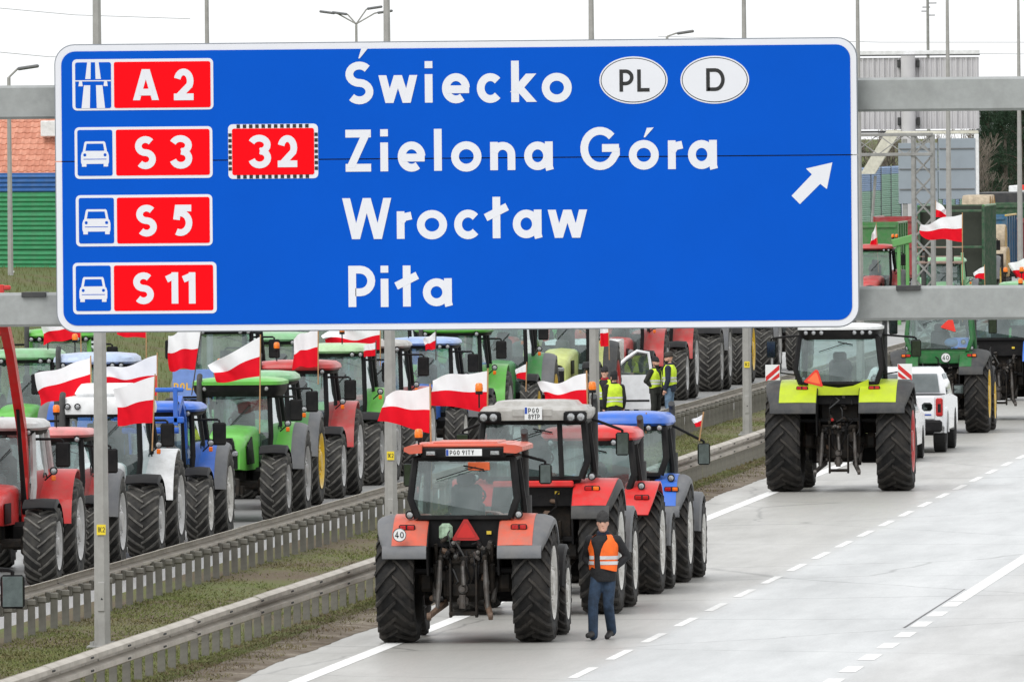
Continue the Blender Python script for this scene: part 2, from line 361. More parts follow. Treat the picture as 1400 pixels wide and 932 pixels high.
# grass blades on the median, thinner over the bare soil
def grass_patch(name, label, x0, x1, y0, y1, n, h0, h1, zf, seed, cols, keep=None):
    g = np.random.default_rng(seed)
    x = g.uniform(x0, x1, n); y = y0 + (y1 - y0) * g.random(n) ** 1.6
    if keep is not None:
        k = keep(x, y, g.random(n)); x, y = x[k], y[k]
    n = len(x); z = np.array([zf(a) for a in x]) if zf else np.full(n, .03)
    h = g.uniform(h0, h1, n); a = g.uniform(0, 6.283, n); w = g.uniform(.006, .014, n); ln = g.uniform(.0, .06, n); la = g.uniform(0, 6.283, n)
    v = np.empty((n, 3, 3)); v[:, 0] = np.stack([x - w * np.cos(a), y - w * np.sin(a), z], 1); v[:, 1] = np.stack([x + w * np.cos(a), y + w * np.sin(a), z], 1)
    v[:, 2] = np.stack([x + ln * np.cos(la), y + ln * np.sin(la), z + h], 1)
    me = bpy.data.meshes.new(name); me.vertices.add(n * 3); me.vertices.foreach_set('co', v.reshape(-1)); me.loops.add(n * 3); me.loops.foreach_set('vertex_index', np.arange(n * 3))
    me.polygons.add(n); me.polygons.foreach_set('loop_start', np.arange(n) * 3); me.polygons.foreach_set('loop_total', np.full(n, 3)); 
    me.materials.append(ground_mat('blades_' + name, cols, 2.5, .3, .7, 0)); me.update(calc_edges=True)
    return tag(put(name, me), label, 'grass', kind='stuff')
def patchy(x, y, u):
    f = np.sin(y * .31 + 1.3) * .5 + np.sin(y * .113 + x * 1.1) * .6 + np.sin(y * .83 + x * 2.3) * .35 + np.sin(x * 5 + y * 1.7) * .25
    return u < np.clip(.42 + .42 * f, .04, 1)
grass_patch('median_grass', 'short patchy grass and moss on the strip between the two guardrails', -25.0, -20.9, 168, 420, 300000, .010, .045, None, 5,
            [(.13, .10, .055), (.145, .135, .055), (.125, .155, .045), (.18, .19, .075)], patchy)
grass_patch('verge_weeds', 'dead grass and weeds along the foot of the near guardrail', -21.4, -20.25, 160, 330, 36000, .012, .05, None, 8,
            [(.12, .085, .05), (.16, .125, .075), (.13, .13, .055), (.20, .17, .10)], lambda x, y, u: u < np.clip(.9 - (x + 21.2) * .85 + .3 * np.sin(y * 1.9), .03, 1))
def bank_z(x): return float(np.interp(-x, [39.2, 41, 43, 58, 62, 120], [0, -.05, .15, 2.55, 2.6, 2.7]))
grass_patch('bank_grass', 'tufted olive winter grass on the embankment behind the tractors', -62, -40, 240, 560, 90000, .05, .22, bank_z, 6,
            [(.13, .11, .055), (.13, .13, .05), (.11, .125, .04), (.17, .155, .075)])

# ------------------------------------------------------------------ guardrails
M_RAIL = mat('weathered_rail_steel', (.42, .385, .335), .55, metal=.1, var=.12, scale=3, dirt=(.26, .235, .20), dirt_amt=.5, dirt_scale=1.2)
M_RPOST = mat('dull_post_steel', (.185, .178, .155), .65, metal=.15, var=.25, scale=5, dirt=(.11, .105, .09), dirt_amt=.5, dirt_scale=2)
def guardrail(name, label, x, face, y0, y1, pitch, ztop, post_top, group):
    g = empty(name, (x, y0, 0), 0, label, 'guardrail', group)
    # W profile: (across, up), the bulges point to 'face'
    W = [(.0, .0), (.05, .004), (.115, .035), (.115, .100), (.0, .136), (.0, .176), (.115, .210), (.115, .275), (.05, .306), (0, .31)]
    seg = 4.0; b = MB(); t = .006
    for yy in (0, seg + .06): pass
    rr = [[(face * (u + .10), yy, ztop - .31 + w) for u, w in W] for yy in (0, seg - .004)]
    b.loft(rr, caps=False, closed=False)
    rr = [[(face * (u + .10 - t), yy, ztop - .31 + w) for u, w in W] for yy in (0, seg - .004)]
    b.loft(rr, caps=False, closed=False)
    for w in (.0, .31): b.box((face * (.10 - t / 2), seg / 2, ztop - .31 + w), (t, seg - .004, .012))
    me = b.mesh('rail', M_RAIL, 22)
    bolt = MB()
    for yy in (.04, .12, .2, .28):
        for zz in (.07, .24): bolt.lathe([(.016, 0), (.016, .012), (.008, .018)], 6, 'x', (0, yy, zz))
    bolt.v = [(face * (a + .211), c, ztop - .31 + d) for a, c, d in bolt.v]
    bme = bolt.mesh('bolts', M_DKGREY, 0)
    k = 0; y = 0
    while y < y1 - y0:
        r = put('rail', me, g, (rnd.uniform(-.004, .004), y, rnd.uniform(-.006, .006)))
        put('joint_bolts', bme, r); y += seg
    p = MB()                                         # C-shaped post + spacer
    p.box((-face * .03, 0, post_top / 2), (.105, .006, post_top), 0); p.box((-face * .03 - .05, .028, post_top / 2), (.006, .05, post_top)); p.box((-face * .03 + .05, .028, post_top / 2), (.006, .05, post_top))
    p.v = [(a, c, d if d > .1 else -.1) for a, c, d in p.v]
    pme = p.mesh('post', M_RPOST, 0)
    s = MB(); s.box((face * .065, .02, ztop - .235), (.07, .09, .16), .01)
    s.box((-face * .03, .02, post_top - .01), (.125, .085, .09), .012)
    sme = s.mesh('spacer', M_RPOST, 30)
    y = .35
    while y < y1 - y0:
        q = put('post', pme, g, (rnd.uniform(-.008, .008), y, rnd.uniform(-.012, .008)), (rnd.uniform(-.012, .012), rnd.uniform(-.012, .012), 0)); put('spacer', sme, q); y += pitch
    return g
guardrail('guardrail', 'near steel guardrail, corrugated face towards the driven lanes, at the edge of the emptier road', -21.35, 1, 156, 420, 1.3333, .70, .58, 'median guardrails')
guardrail('guardrail', 'far steel guardrail with its closely set posts in front, along the parked tractors', -24.95, -1, 172, 470, 1.3333, .735, .535, 'median guardrails')

# ------------------------------------------------------------------ lamp posts of the median
M_POST = mat('concrete_grey_mast', (.36, .355, .34), .55, metal=.2, var=.12, scale=4, dirt=(.25, .24, .22), dirt_amt=.5, dirt_scale=1.5)
M_STICK = mat('yellow_sticker', (.80, .62, .03), .5, var=.05)
post_me = MB().tube([(0, 0, -.1), (0, 0, 6), (0, 0, 12)], [.125, .083, .045], 8).mesh('mast', M_POST, 20)
base_me = MB().box((0, 0, .02), (.42, .42, .05), .01).box((.14, .14, .07), (.05, .05, .06)).box((-.14, .14, .07), (.05, .05, .06)).box((.14, -.14, .07), (.05, .05, .06)).box((-.14, -.14, .07), (.05, .05, .06)).mesh('base_plate', M_GALV)
arm_me = MB().tube([(-1.6, 0, 12.35), (-.5, 0, 12.2), (0, 0, 11.95), (.5, 0, 12.2), (1.6, 0, 12.35)], .035, 8).mesh('arm', M_POST)
lan_me = MB().box((0, 0, 0), (.75, .26, .12), .05).mesh('lantern', M_GREYPL)
door_me = MB().box((0, -.121, .75), (.10, .02, .42), .006).mesh('service_door', M_POST)
stk_me = MB().box((0, 0, 0), (.13, .008, .15), .0).mesh('sticker', M_STICK, 0)
def lamp_post(x, y, label, group='median lamp posts'):
    o = empty('lamp_post', (x, y, .03), 0, label, 'lamp post', group)
    put('mast', post_me, o); put('base_plate', base_me, o); put('arm', arm_me, o); put('service_door', door_me, o)
    for s in (-1, 1): put('lantern', lan_me, o, (s * 1.9, 0, 12.38))
    k = put('sticker', stk_me, o, (.01, -.122, 1.72))
    glyph_text('1K2', .058, .075, .012, .0095, M_INK, k, (-.047, -.006, -.035), gap=.008)
    k = put('sticker', stk_me, o, (.01, -.124, .72), scale=(.55, 1, .62))
    MB().prism([(-.035, -.025), (.035, -.025), (0, .035)], .004, 'y').build('warning_mark', M_INK, k, (0, -.006, 0))
# ------------------------------------------------------------------ stroke lettering (u right, w up), drawn as thin ribbons
def arc(cx, cy, rx, ry, a0, a1, n=14):
    return [(cx + rx * math.cos(R(lerp(a0, a1, i / n))), cy + ry * math.sin(R(lerp(a0, a1, i / n)))) for i in range(n + 1)]
def strokes(ch, w, h, s, x=None):
    """centre lines of one character in a box w*h with stroke s; ('d', ...) = diagonal with level ends"""
    e = s / 2; m = h / 2
    if ch in 'oO0':
        return [arc(w / 2, m, w / 2 - e, m - e, 0, 360, 28)]
    if ch == 'c': return [arc(w / 2, m, w / 2 - e, m - e, 42, 318, 22)]
    if ch == 'e': return [arc(w / 2, m, w / 2 - e, m - e, 2, 308, 24), [(e, m * .93), (w - .1 * s, m * .93)]]
    if ch == 'a': return [arc((w - s * .35) / 2, m, (w - s * .35) / 2 - e, m - e, 0, 360, 28), [(w - e * 1.25, h), (w - e * 1.25, s * .5), (w - e * 1.0, 0)]]
    if ch == 'n': r = w / 2 - e; return [[(e, 0), (e, h)], [(w - e, 0), (w - e, h - e - r)] + arc(w / 2, h - e - r, r, r, 0, 165, 12)]
    if ch == 'r': return [[(e, 0), (e, h)], [(e, h * .62), (w * .5, h - s * .75), (w, h - e * 1.1)]]
    if ch == 'i': return [[(e, 0), (e, h * .685)], [(e, h * .83), (e, h)]]
    if ch in 'lI1' and ch != '1': return [[(w / 2, 0), (w / 2, h)]]
    if ch == '1': return [[(w - e, 0), (w - e, h)], [(0, h - s * 1.05), (w - s * .8, h - s * .62)]]
    if ch == 'ł': return [[(w / 2, 0), (w / 2, h)], [(0, h * .50), (w, h * .76)]]
    if ch in 'wW':
        a = .19 if ch == 'w' else .2
        p = [(s * .42, h), (w * .27, 0), (w * .5, h), (w * .73, 0), (w - s * .42, h)]
        return [('d', p[i], p[i + 1]) for i in range(4)]
    if ch == 'k': return [[(e, 0), (e, h)], ('d', (e, h * .24), (w - s * .75, h * .685)), ('d', (s * .9, h * .38), (w - s * .68, 0))]
    if ch == 'K': return [[(e, 0), (e, h)], ('d', (e, h * .35), (w - s * .6, h)), ('d', (s * 1.2, h * .5), (w - s * .6, 0))]
    if ch == 'Z': return [[(0, h - e), (w, h - e)], [(0, e), (w, e)], ('d', (s * .62, s * .5), (w - s * .62, h - s * .5))]
    if ch == 'S':
        ry = (h - s) / 4; rx = w / 2 - e
        return [arc(w / 2, h - e - ry, rx, ry, 38, 268, 14) + arc(w / 2, e + ry, rx, ry, 86, -142, 14)]
    if ch == 'G': return [arc(w / 2, m, w / 2 - e, m - e, 42, 335, 22) + [(w - e, m * .75), (w - e, m * 1.02)], [(w * .55, m * 1.02), (w - e * .2, m * 1.02)]]
    if ch in 'PR':
        r = h * .275; p = [(e, 0), (e, h - e), (w - e - r, h - e)] + arc(w - e - r, h - e - r, r, r, 90, -90, 10) 
        p = p + [(s * .9, h - e - 2 * r)]
        return [p] + ([('d', (w * .45, h - e - 2 * r), (w - s * .6, 0))] if ch == 'R' else [])
    if ch == 'A': return [('d', (s * .52, 0), (w / 2 - s * .08, h)), ('d', (w - s * .52, 0), (w / 2 + s * .08, h)), [(w * .25, h * .26), (w * .75, h * .26)]]
    if ch == '2':
        rx = w / 2 - e; ry = h * .285
        return [arc(w / 2, h - e - ry, rx, ry, 165, -28, 14) + [(s * .75, s * .6)], [(0, e), (w, e)]]
    if ch == '3':
        ry = (h - s) / 4; return [arc(w / 2 - s * .1, h - e - ry, w / 2 - e, ry, 158, -85, 14), arc(w / 2 - s * .05, e + ry * 1.06, w / 2 - e, ry * 1.06, 88, -165, 14)]
    if ch == '5':
        ry = h * .315; return [[(w - .05 * w, h - e), (s * .95, h - e), (s * .7, h * .52)], arc(w * .42, e + ry, w * .58 - e, ry - 0, 118, -118, 16)]
    if ch == '4': return [[(w - s * 1.6, 0), (w - s * 1.6, h), (e * .8, h * .3), (w, h * .3)]]
    if ch == '9': r = w / 2 - e; return [arc(w / 2, h - e - r, r, r, 0, 360, 20), [(w - e, h - e - r), (w * .45, 0)]]
    if ch == '8': ry = (h - s) / 4; return [arc(w / 2, h - e - ry, w / 2 - e * 1.3, ry, 0, 360, 18), arc(w / 2, e + ry, w / 2 - e, ry, 0, 360, 18)]
    if ch == 'T': return [[(0, h - e), (w, h - e)], [(w / 2, 0), (w / 2, h - e)]]
    if ch == 'Y': return [[(w / 2, 0), (w / 2, h * .45)], ('d', (w / 2, h * .42), (s * .6, h)), ('d', (w / 2, h * .42), (w - s * .6, h))]
    if ch == 'L': return [[(e, h), (e, e), (w, e)]]
    if ch == 'D': r = m - e; return [[(e, 0), (e, h - e), (w - e - r * .8, h - e)] + arc(w - e - r * .8, m, r * .8, r, 88, -88, 12) + [(w - e - r * .8, e), (e, e)]]
    if ch == 'N': return [[(e, 0), (e, h)], [(w - e, 0), (w - e, h)], ('d', (w - s * .6, 0), (s * .6, h))]
    if ch == 'U': r = w / 2 - e; return [[(e, h), (e, e + r)] + arc(w / 2, e + r, r, r, 180, 360, 12) + [(w - e, h)]]
    return []
def ribbon(pl, s):
    pl = [p for i, p in enumerate(pl) if i == 0 or math.hypot(p[0] - pl[i - 1][0], p[1] - pl[i - 1][1]) > 1e-5]
    e = s / 2; n = len(pl); L, Rr = [], []
    closed = (Vector(pl[0]) - Vector(pl[-1])).length < 1e-6
    for i, p in enumerate(pl):
        a = pl[i - 1] if i else (pl[-2] if closed else None); b = pl[i + 1] if i < n - 1 else (pl[1] if closed else None)
        d1 = (Vector(p) - Vector(a)).normalized() if a else None; d2 = (Vector(b) - Vector(p)).normalized() if b else None
        d1 = d1 or d2; d2 = d2 or d1
        n1 = Vector((-d1.y, d1.x)); n2 = Vector((-d2.y, d2.x)); nn = n1 + n2
        if nn.length < 1e-4: nn = n1
        nn.normalize(); k = min(1 / max(nn.dot(n1), .35), 2.2)
        L.append(Vector(p) + nn * e * k); Rr.append(Vector(p) - nn * e * k)
    return L, Rr
def glyph_mesh(ch, w, h, s, d=.001):
    b = MB(); acc = None
    base = {'Ś': 'S', 'ó': 'o'}.get(ch, ch)
    for i, st in enumerate(strokes(base, w, h, s)):
        y = -d * i
        if st[0] == 'd':
            (x0, y0), (x1, y1) = st[1], st[2]
            if y1 < y0: x0, y0, x1, y1 = x1, y1, x0, y0
            hw = s / 2 * math.hypot(x1 - x0, y1 - y0) / abs(y1 - y0)
            hw = min(hw, s * .8)
            b.add([(x0 - hw, y, y0), (x0 + hw, y, y0), (x1 + hw, y, y1), (x1 - hw, y, y1)], [(0, 1, 2, 3)])
        else:
            Lf, Rt = ribbon(st, s); n = len(Lf)
            b.add([(p.x, y, p.y) for p in Rt] + [(p.x, y, p.y) for p in Lf], [(k, k + 1, n + k + 1, n + k) for k in range(n - 1)])
    if ch == 'Ś': b.add([(w * .47, -d * 3, h * 1.075), (w * .58, -d * 3, h * 1.31), (w * .82, -d * 3, h * 1.31), (w * .52, -d * 3, h * 1.075)], [(3, 2, 1, 0)])
    if ch == 'ó': b.add([(w * .50, -d * 3, h * 1.09), (w * .61, -d * 3, h * 1.41), (w * .84, -d * 3, h * 1.42), (w * .55, -d * 3, h * 1.09)], [(3, 2, 1, 0)])
    return b
def glyph_text(txt, w, h, s_gap, s, m, parent, loc, gap=.01, name='letter'):
    x = 0
    for ch in txt:
        if ch == ' ': x += w * .5; continue
        ww = w * (.35 if ch in '1I' else 1) * (.62 if len(txt) > 2 else 1)
        glyph_mesh(ch, ww, h, s, .0004).build(name, m, parent, (loc[0] + x, loc[1], loc[2]), smooth=0); x += ww + gap

# ================================================================== gantry and the big direction sign
SY = 127.0
M_BEAM = mat('galvanised_beam', (.36, .375, .375), .5, metal=.35, var=.10, scale=9, dirt=(.22, .23, .22), dirt_amt=.45, dirt_scale=1.3)
M_SIGN_BLUE = mat('reflective_blue', (.0, .085, .53), .55, var=.04, scale=.8, spec=.08)
M_SIGN_WHITE = mat('reflective_white', (.72, .73, .78), .5, var=.02, scale=3, spec=.15)
M_SIGN_RED = mat('reflective_route_red', (.90, .0, .006), .5, var=.02, scale=3, spec=.1)
M_ALU = mat('sign_edge_grey', (.25, .27, .30), .45, metal=.5, var=.05)
def S(px, py): v = on_y(px, py, SY); return v.x, v.z
def rr_poly(cx, cz, w, h, r, n=6):
    pts = []
    for sx, sz, a in ((1, 1, 0), (-1, 1, 90), (-1, -1, 180), (1, -1, 270)):
        for i in range(n + 1):
            q = R(a + 90 * i / n); pts.append((cx + sx * (w / 2 - r) + r * math.cos(q), cz + sz * (h / 2 - r) + r * math.sin(q)))
    return pts
cxs = [S(77, 258), S(1172, 249), S(620, 57.5), S(628, 449.5)]
SCX = (cxs[0][0] + cxs[1][0]) / 2; SCZ = (cxs[2][1] + cxs[3][1]) / 2; SW = cxs[1][0] - cxs[0][0]; SH = cxs[2][1] - cxs[3][1]
sign = empty('direction_sign', (SCX, SY, SCZ), 0, 'large blue motorway direction sign with white town names and red route numbers', 'road sign')
def L(px, py): u, w = S(px, py); return u - SCX, w - SCZ
seam = L(620, 216.5)[1]
def clip_poly(poly, z, keep_above):
    o = []; n = len(poly)
    for i in range(n):
        a, c = poly[i], poly[(i + 1) % n]; ia, ic = (a[1] >= z) == keep_above, (c[1] >= z) == keep_above
        if ia: o.append(a)
        if ia != ic: t = (z - a[1]) / (c[1] - a[1]); o.append((a[0] + (c[0] - a[0]) * t, z))
    return o
outer = rr_poly(0, 0, SW, SH, .19, 8); inner = rr_poly(0, 0, SW - .12, SH - .12, .14, 8)
for ab in (True, False):
    zz = seam + (.0055 if ab else -.0055)
    pn = MB().prism(clip_poly(outer, zz, ab), .03, 'y', .018).build('sign_panel', M_SIGN_WHITE, sign, smooth=0)
    MB().prism(clip_poly(inner, zz, ab), .004, 'y', -.001).build('blue_field', M_SIGN_BLUE, pn, smooth=0)
    MB().prism(clip_poly(rr_poly(0, 0, SW + .022, SH + .022, .20, 8), zz, ab), .03, 'y', .032).build('edge_strip', M_ALU, pn, smooth=0)
MB().box((0, .052, seam), (SW - .1, .02, .10)).build('seam_strip', M_DKGREY, sign)
bk = MB()
for i in range(7): bk.box((lerp(-SW / 2 + .4, SW / 2 - .4, i / 6), .10, 0), (.08, .10, SH - .2))
bk.build('back_profiles', M_BEAM, sign)
def letters(spec, sc, ox, oy, m=None, s=.077, parent=None, yo=-.006, name='letter'):
    for ch, x0, x1, top, bot in spec:
        (u0, w0), (u1, w1) = L(ox + x0 / sc, oy + bot / sc), L(ox + x1 / sc, oy + top / sc)
        glyph_mesh(ch, u1 - u0, w1 - w0, s).build(name, m or M_SIGN_WHITE, parent or sign, (u0, yo, w0), smooth=0)
letters([('Ś', 48, 190, 130, 352), ('w', 222, 415, 200, 345), ('i', 458, 498, 128, 343), ('e', 547, 690, 190, 347), ('c', 727, 866, 190, 345), ('k', 905, 1037, 125, 340), ('o', 1063, 1217, 188, 342),
         ('Z', 48, 178, 482, 700), ('i', 228, 268, 480, 698), ('e', 318, 460, 543, 700), ('l', 505, 545, 478, 695), ('o', 594, 750, 542, 700), ('n', 796, 925, 545, 692), ('a', 972, 1124, 543, 692)], 3.784, 460, 50)
letters([('G', 48, 235, 432, 640), ('ó', 280, 422, 495, 638), ('r', 467, 535, 497, 635), ('a', 563, 705, 495, 635)], 3.5, 780, 50)
letters([('W', 35, 280, 78, 292), ('r', 313, 388, 147, 290), ('o', 417, 572, 140, 293), ('c', 610, 752, 138, 292), ('ł', 773, 883, 72, 287), ('a', 913, 1066, 138, 287), ('w', 1098, 1293, 138, 285),
         ('P', 63, 200, 428, 642), ('i', 230, 270, 428, 642), ('ł', 310, 418, 427, 640), ('a', 448, 602, 493, 638)], 3.784, 460, 250)
def sbox(x0, x1, y0, y1, sc, ox, oy):
    a, c = L(ox + x0 / sc, oy + (y0 + y1) / 2 / sc), L(ox + x1 / sc, oy + (y0 + y1) / 2 / sc); t, b = L(ox + (x0 + x1) / 2 / sc, oy + y0 / sc), L(ox + (x0 + x1) / 2 / sc, oy + y1 / sc)
    return (a[0] + c[0]) / 2, (t[1] + b[1]) / 2, c[0] - a[0], t[1] - b[1]
def route(outer_b, blue_b, red_b, spec, sc, ox, oy, pict):
    c = sbox(*outer_b, sc, ox, oy); pl = MB().prism(rr_poly(*c, .045, 4), .006, 'y', -.004).build('route_plate', M_SIGN_WHITE, sign, smooth=0)
    c = sbox(*red_b, sc, ox, oy); MB().prism(rr_poly(*c, .02, 3), .003, 'y', -.0085).build('red_field', M_SIGN_RED, pl, smooth=0)
    letters(spec, sc, ox, oy, s=.066, parent=pl, yo=-.0125, name='digit')
    if not blue_b: return pl
    c = sbox(*blue_b, sc, ox, oy); MB().prism(rr_poly(*c, .02, 3), .003, 'y', -.0085).build('blue_square', M_SIGN_BLUE, pl, smooth=0)
    x, z, w, h = c; y = -.0115
    b = MB()
    def pg(pts, yy, mi): b.add([(x + u * w, yy, z + v * h) for u, v in pts], [tuple(range(len(pts)))], mi)
    if pict == 'car':
        pg([(-.40, -.06), (.40, -.06), (.40, -.20), (.385, -.24), (-.385, -.24), (-.40, -.20)], y, 0); pg([(-.40, -.06), (-.37, .02), (-.33, .02), (.33, .02), (.37, .02), (.40, -.06)], y, 0)
        pg([(-.35, .02), (.35, .02), (.30, .22), (.27, .25), (-.27, .25), (-.30, .22)], y, 0)
        pg([(-.27, .045), (.27, .045), (.235, .20), (-.235, .20)], y - .001, 1)
        for sx in (-1, 1):
            pg([(sx * .29 + .045 * math.cos(q * .785), -.045 + .036 * math.sin(q * .785)) for q in range(8)], y - .001, 1)
            pg([(sx * .31 - .065, -.30), (sx * .31 + .065, -.30), (sx * .31 + .065, -.23), (sx * .31 - .065, -.23)][::1], y - .0005, 0)
        pg([(-.33, -.145), (.33, -.145), (.33, -.13), (-.33, -.13)], y - .001, 1)
    else:
        for sx in (-1, 1):
            pg([(sx * .20 - .13 * .8, -.5), (sx * .20 + .13, -.5), (sx * .17 + .09, .0), (sx * .17 - .09, .0)] if sx > 0 else [(-.20 - .13, -.5), (-.20 + .13 * .8, -.5), (-.17 + .09, 0), (-.17 - .09, 0)], y, 0)
            pg([(sx * .145 - .075, .135), (sx * .145 + .075, .135), (sx * .11 + .05, .5), (sx * .11 - .05, .5)], y, 0)
            pg([(sx * .35 - .06, -.02), (sx * .35 + .06, -.02), (sx * .35 + .04, .085), (sx * .35 - .04, .085)], y - .0005, 0)
        pg([(-.5, .085), (.5, .085), (.5, .11), (-.5, .11)], y - .0005, 0)
    b.build('pictogram', [M_SIGN_WHITE, M_SIGN_BLUE], pl, smooth=0)
    return pl
route((70, 780, 76, 334), (85, 265, 94, 325), (280, 766, 90, 322), [('A', 376, 505, 128, 285), ('2', 582, 680, 125, 285)], 3.684, 80, 60, 'motorway')
route((82, 776, 418, 678), (96, 272, 434, 665), (290, 762, 431, 662), [('S', 387, 490, 465, 632), ('3', 562, 675, 460, 630)], 3.684, 80, 60, 'car')
route((88, 776, 60, 318), (103, 280, 76, 305), (295, 762, 73, 304), [('S', 393, 495, 110, 271), ('5', 572, 674, 110, 268)], 3.684, 80, 250, 'car')
route((73, 797, 400, 659), (88, 264, 417, 645), (280, 780, 414, 643), [('S', 378, 480, 450, 611), ('1', 546, 603, 450, 608), ('1', 630, 690, 450, 608)], 3.684, 80, 250, 'car')
p32 = route((855, 1308, 404, 679), None, (875, 1288, 426, 660), [('3', 958, 1072, 458, 628), ('2', 1105, 1202, 460, 622)], 3.684, 80, 60, None)
x, z, w, h = sbox(855, 1308, 404, 679, 3.684, 80, 60); b = MB()
for i in range(12):
    u = -w / 2 + .075 + (w - .15) * (i + .15) / 12
    for sg in (-1, 1): b.box((x + u + .018, -.0085, z + sg * (h / 2 - .021)), (.034, .003, .036))
for i in range(7):
    v = -h / 2 + .075 + (h - .15) * (i + .15) / 7
    for sg in (-1, 1): b.box((x + sg * (w / 2 - .019), -.0085, z + v + .016), (.032, .003, .034))
b.build('black_blocks', M_INK, p32, smooth=0)
for bx_, spec in (((138, 465, 96, 323), [('P', 235, 302, 158, 265), ('L', 320, 378, 158, 265)]), ((526, 855, 93, 322), [('D', 650, 738, 152, 262)])):
    x, z, w, h = sbox(*bx_, 3.5, 780, 50)
    ov = lambda k: [(x + (w / 2 - k) * math.cos(2 * math.pi * i / 48), z + (h / 2 - k) * math.sin(2 * math.pi * i / 48)) for i in range(48)]
    pl = MB().prism(ov(0), .006, 'y', -.004).build('country_oval', M_SIGN_WHITE, sign, smooth=0)
    MB().prism(ov(.014), .002, 'y', -.008).build('black_ring', M_INK, pl, smooth=0); MB().prism(ov(.022), .002, 'y', -.0102).build('oval_field', M_SIGN_WHITE, pl, smooth=0)
    letters(spec, 3.5, 780, 50, M_INK, .036, pl, -.0135)
MB().add([(*[L(780 + a / 3.5, 50 + c / 3.5)][0][:1], -.006, L(780 + a / 3.5, 50 + c / 3.5)[1]) for a, c in ((1058, 762), (1098, 802), (1195, 705), (1227, 730), (1253, 603), (1127, 632), (1155, 660))],
         [(0, 1, 2, 6), (3, 4, 2), (2, 4, 6), (6, 4, 5)]).build('arrow', M_SIGN_WHITE, sign, smooth=0)

gan = empty('gantry', (-13.3, SY + .42, 0), 0, 'galvanised steel gantry frame with two level beams carrying the blue sign', 'gantry')
for py in (134.5, 419.5):
    zc = S(640, py)[1]
    MB().box((0, 0, zc), (19.8, .34, .335), .025).build('beam', M_BEAM, gan)
    for i in range(7):
        MB().box((SCX + 13.3 + lerp(-SW / 2 + .4, SW / 2 - .4, i / 6), -.215, zc), (.14, .05, .40), .01).build('clamp', M_GALV, gan)
    for px in (42, 1240) if py > 300 else (): MB().box((S(px, py)[0] + 13.3, -.06, zc + .15), (.24, .30, .05), .004).build('joint_cover', M_DKGREY, gan)
for x in (-9.9, 9.9):
    MB().box((x, 0, 4.4), (.38, .36, 8.9), .03).build('column', M_BEAM, gan); MB().box((x, 0, .05), (.7, .7, .1), .01).build('base_plate', M_GALV, gan)

ym = [186.2, 227.5, 269.5, 312.5, 354.5, 396.5, 437.5]
yl = ['median lamp mast nearest the sign, yellow stickers, beside the loader tractor and the red tractor', 'median lamp mast behind the salmon-red tractor with the rear number plate on its roof', 'median lamp mast beside the two people in yellow vests',
      'median lamp mast with yellow stickers beside the lime-green tractor', 'median lamp mast rising beside the right edge of the blue sign', 'median lamp mast crossing the stack of straw bales', 'median lamp mast beyond the lamp mast that crosses the straw bales']
for y, lab in zip(ym, yl): lamp_post(-23.25, y, lab)
# ================================================================== tractors
def superellipse(cx, cy, a, b, z, p=4.0, n=28):
    o = []
    for i in range(n):
        q = 2 * math.pi * i / n; c, s = math.cos(q), math.sin(q)
        o.append((cx + a * math.copysign(abs(c) ** (2 / p), c), cy + b * math.copysign(abs(s) ** (2 / p), s), z))
    return o
def hood_ring(y, w, zt, zb, r=.12, n=5):
    """inverted U with rounded shoulders, closed underneath"""
    pts = [(-w, zb), (-w, zt - r)]
    for i in range(1, n + 1):
        q = R(180 - 90 * i / n); pts.append((-w + r + r * math.cos(q), zt - r + r * math.sin(q)))
    pts.append((0, zt + .025))
    for i in range(n + 1):
        q = R(90 - 90 * i / n); pts.append((w - r + r * math.cos(q), zt - r + r * math.sin(q)))
    pts.append((w, zb))
    return [(x, y, z) for x, z in pts]

_tyres = {}
def tyre_mesh(dusty, lugs=21, wr=.34, worn=1.0):
    """unit tyre: outer radius 1, half width wr; V bars lead at the centre in the rolling direction"""
    key = (dusty, lugs, round(wr, 2))
    if key in _tyres: return _tyres[key]
    b = MB(); lh = .052
    rb = 1 - lh
    prof = [(.56, -wr * .62), (.60, -wr * .80), (.70, -wr * .98), (.80, -wr), (.885, -wr * .965), (.925, -wr * .86), (.945, -wr * .5), (rb, 0)]
    prof = prof + [(r, -a) for r, a in prof[-2::-1]]
    b.lathe(prof, 44, 'x', caps=False)
    N = 6
    for k in range(lugs):
        for sd in (-1, 1):
            ph0 = 2 * math.pi * (k + (.5 if sd > 0 else 0)) / lugs
            top, bot = [], []
            rings = []
            for i in range(N):
                t = i / (N - 1)
                x = sd * lerp(-.03, wr * 1.0, t); lag = .40 * (t ** 1.15) * wr / .34
                ro = 1 - .028 * t ** 3; ri = lerp(rb, .945, min(1, t * 1.6)) - .03
                if i == N - 1: ro -= .035; ri -= .055
                hw = lerp(.030, .050, t)
                ring = []
                for (dp, rr) in ((-hw * 1.25, ri), (-hw * .72, ro), (hw * .72, ro), (hw * 1.25, ri)):
                    p = ph0 - lag + dp; ring.append((x, rr * math.sin(p), rr * math.cos(p)))
                rings.append(ring if sd > 0 else ring[::-1])
            x = sd * wr * 1.0; rings.append([(x * 1.005, yy * .9, zz * .9) for _, yy, zz in rings[-1]])
            b.loft(rings, caps=True, mi=1)
    me = b.mesh('tyre', [M_TYRE_DUSTY, M_LUG_DUSTY] if dusty else [M_TYRE, M_LUG], 28)
    _tyres[key] = me; return me
_rims = {}
